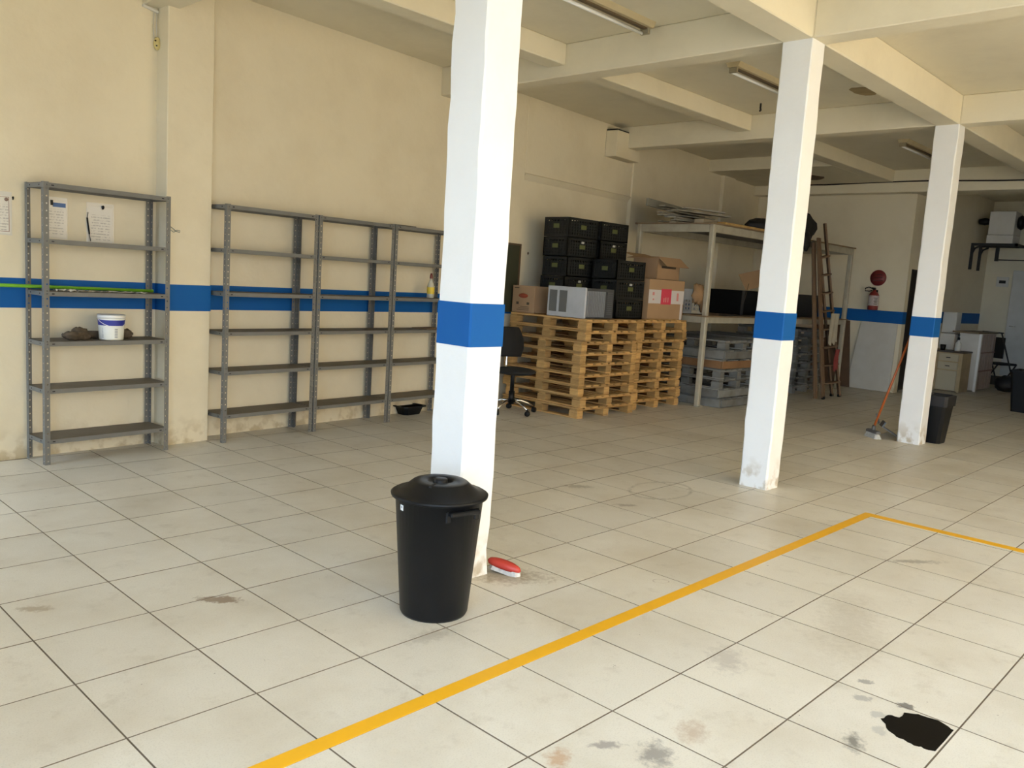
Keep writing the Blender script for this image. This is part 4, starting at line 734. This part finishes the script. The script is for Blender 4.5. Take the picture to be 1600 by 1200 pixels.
obj('carcass', MB().box(0, 1.0, 0.02, 0.36, 0.02, 1.06), OFFW, t); obj('corner_post', MB().box(-0.015, 0.05, -0.01, 0.03, 0, 1.06), WHITEPL, t); obj('worktop', MB().box(-0.25, 1.05, -0.02, 0.42, 1.06, 1.09, 0.004), mat('brown_top', (0.20, 0.15, 0.09), 0.6), t)
for k in range(5): obj('slat', MB().box(0.07 + k * 0.19, 0.23 + k * 0.19, 0.0, 0.02, 0.03, 1.05, 0.003), mat('pinkish_slat', (0.34, 0.27, 0.24), 0.6), t)
for z in (0.36, 0.70): obj('rail', MB().box(0.05, 1.0, -0.008, 0.0, z, z + 0.025), mat('rail_brown', (0.17, 0.10, 0.085), 0.6), t)
t = thing('folding_chair', 'dark folding chair with slanted back beside the slatted cabinet', 'chair', T(17.25, -1.0, 0, math.radians(150)))
for y in (-0.2, 0.2): obj('frame_leg', MB().tube([(-0.22, y, 0.0), (0.28, y, 1.08)], 0.014, 6), DARKD, t); obj('frame_leg', MB().tube([(0.20, y, 0.0), (-0.18, y, 0.48)], 0.014, 6), DARKD, t)
obj('backrest', MB().box(0.10, 0.14, -0.19, 0.19, 0.62, 1.02, 0.004, M=T(0.05, 0, -0.03, 0, 0, 0.0)), FAB, t); obj('seat', MB().box(-0.2, 0.2, -0.2, 0.2, 0.46, 0.50, 0.01), FAB, t); obj('cross_bar', MB().tube([(0.28, -0.24, 1.08), (0.28, 0.24, 1.08)], 0.014, 6), DARKD, t)
tag(obj('white_sack', MB().blob((17.62, -0.50, 0.36), (0.16, 0.18, 0.40), 14, 9, 0.06, seed=31, flat=0.0), mat('sack_white', (0.5, 0.48, 0.43), 0.9)), 'pale sack standing under the dark folding chair', 'sack')
tag(obj('black_bag', MB().blob((16.70, -1.28, 0.14), (0.22, 0.2, 0.16), 14, 9, 0.15, seed=33, flat=0.0), TARP), 'black bag lying on the floor beside the slatted cabinet', 'bag')
BRK = mat('black_bracket', (0.012, 0.012, 0.012), 0.6)
t = thing('wall_bracket', 'black metal wall bracket carrying the white blower box', 'bracket', T(17.0, -0.28, 2.72))
for x in (0, 0.55): obj('arm', MB().box(x - 0.02, x + 0.02, -0.80, 0, 0, 0.05), BRK, t); obj('wall_leg', MB().box(x - 0.02, x + 0.02, -0.05, 0, -0.46, 0), BRK, t); obj('gusset', MB().tube([(x, -0.03, -0.16), (x, -0.07, -0.05), (x, -0.17, 0.0)], 0.018, 6), BRK, t)
obj('cross_rail', MB().box(-0.02, 0.57, -0.80, -0.75, 0, 0.05), BRK, t); obj('hanger', MB().box(0.53, 0.58, -0.36, -0.30, -0.26, 0), BRK, t)
t = thing('blower_unit', 'white box blower with black round fan housings on the wall bracket', 'blower', T(17.0, -0.98, 2.771))
obj('box', MB().box(0, 0.5, 0, 0.44, 0.16, 0.60, 0.006), OFFW, t); obj('lower_box', MB().box(-0.01, 0.5, -0.0, 0.45, 0, 0.155, 0.004), OFFW, t)
obj('fan_housing', MB().lathe([(0, -0.05), (0.11, -0.05), (0.14, 0), (0.11, 0.05), (0, 0.05)], 22, M=T(0.15, -0.075, 0.40, 0, math.pi / 2)), BLACKP, t); obj('fan_housing', MB().lathe([(0, -0.10), (0.05, -0.10), (0.07, 0), (0.05, 0.10), (0, 0.10)], 22, M=T(0.15, 0.55, 0.42, 0, math.pi / 2)), BLACKP, t); obj('hub', MB().lathe([(0, 0.0), (0.03, 0.0), (0.02, 0.03), (0, 0.03)], 14, M=T(0.15, -0.125, 0.40, 0, math.pi / 2)), CHROME, t)
t = thing('wall_display', 'small white wall panel with a black display beside the far door', 'wall panel', T(18.198, -0.62, 1.98)); obj('housing', MB().box(-0.02, 0, -0.11, 0.11, 0, 0.20, 0.004), OFFW, t); obj('display', MB().box(-0.024, -0.019, -0.06, 0.06, 0.07, 0.13), DARKHOLE, t)
tag(obj('wall_conduit', MB().tube([(18.17, -0.45, 2.52), (18.17, -4.0, 2.52)], 0.012, 6), DARKD), 'thin dark conduit running across the far wall above the door', 'conduit')
# ------------------------------------------------------------------ ceiling lamps (switched off)
def lamp(x0, x1, y, label):
    t = thing('fluorescent_lamp', label, 'lamp', T(x0, y, ZS)); L_ = x1 - x0
    obj('housing', MB().prism([(0.075, 0), (0.055, -0.045), (-0.055, -0.045), (-0.075, 0)], 0, L_, M=Matrix(((0, 0, 1, 0), (1, 0, 0, 0), (0, 1, 0, 0), (0, 0, 0, 1)))), mat('lamp_housing', (0.55, 0.46, 0.28), 0.6, var=0.4, c2=(0.42, 0.33, 0.18)), t)
    obj('reflector_gap', MB().box(0.03, L_ - 0.03, -0.02, 0.02, -0.058, -0.045), mat('lamp_rust', (0.12, 0.08, 0.04), 0.7), t)
    for x in (0.03, L_ - 0.03): s = obj('socket', MB().box(x - 0.015, x + 0.015, -0.035, 0.05, -0.095, -0.045, 0.004), mat('lamp_socket', (0.30, 0.26, 0.17), 0.6), t)
    obj('tube', MB().tube([(0.04, 0.03, -0.083), (L_ - 0.04, 0.03, -0.083)], 0.014, 10), WHITEPL, t)
lamp(3.65, 4.92, -0.93, 'fluorescent ceiling lamp fixed in the bay between the first and second pillars')
lamp(6.30, 7.55, -0.95, 'fluorescent ceiling lamp fixed in the bay between the second and third pillars')
lamp(10.75, 12.0, -1.0, 'fluorescent ceiling lamp in the dark bay before the back wall')
tag(obj('ceiling_hook', MB().tube([(8.02, -0.35, ZS), (8.02, -0.35, ZS - 0.05), (8.03, -0.35, ZS - 0.075), (8.01, -0.35, ZS - 0.085)], 0.012, 6), DARKD), 'small black hook hanging from the ceiling between two beams', 'hook')
tag(obj('wall_nail', MB().blob((0, -0.008, 0), (0.012, 0.01, 0.016), 8, 6, 0.2), mat('rusty_nail', (0.12, 0.08, 0.05), 0.8), None, WM(6.7, 0.0, 1.84)), 'single rusty nail in the wall above the red-print carton', 'nail')
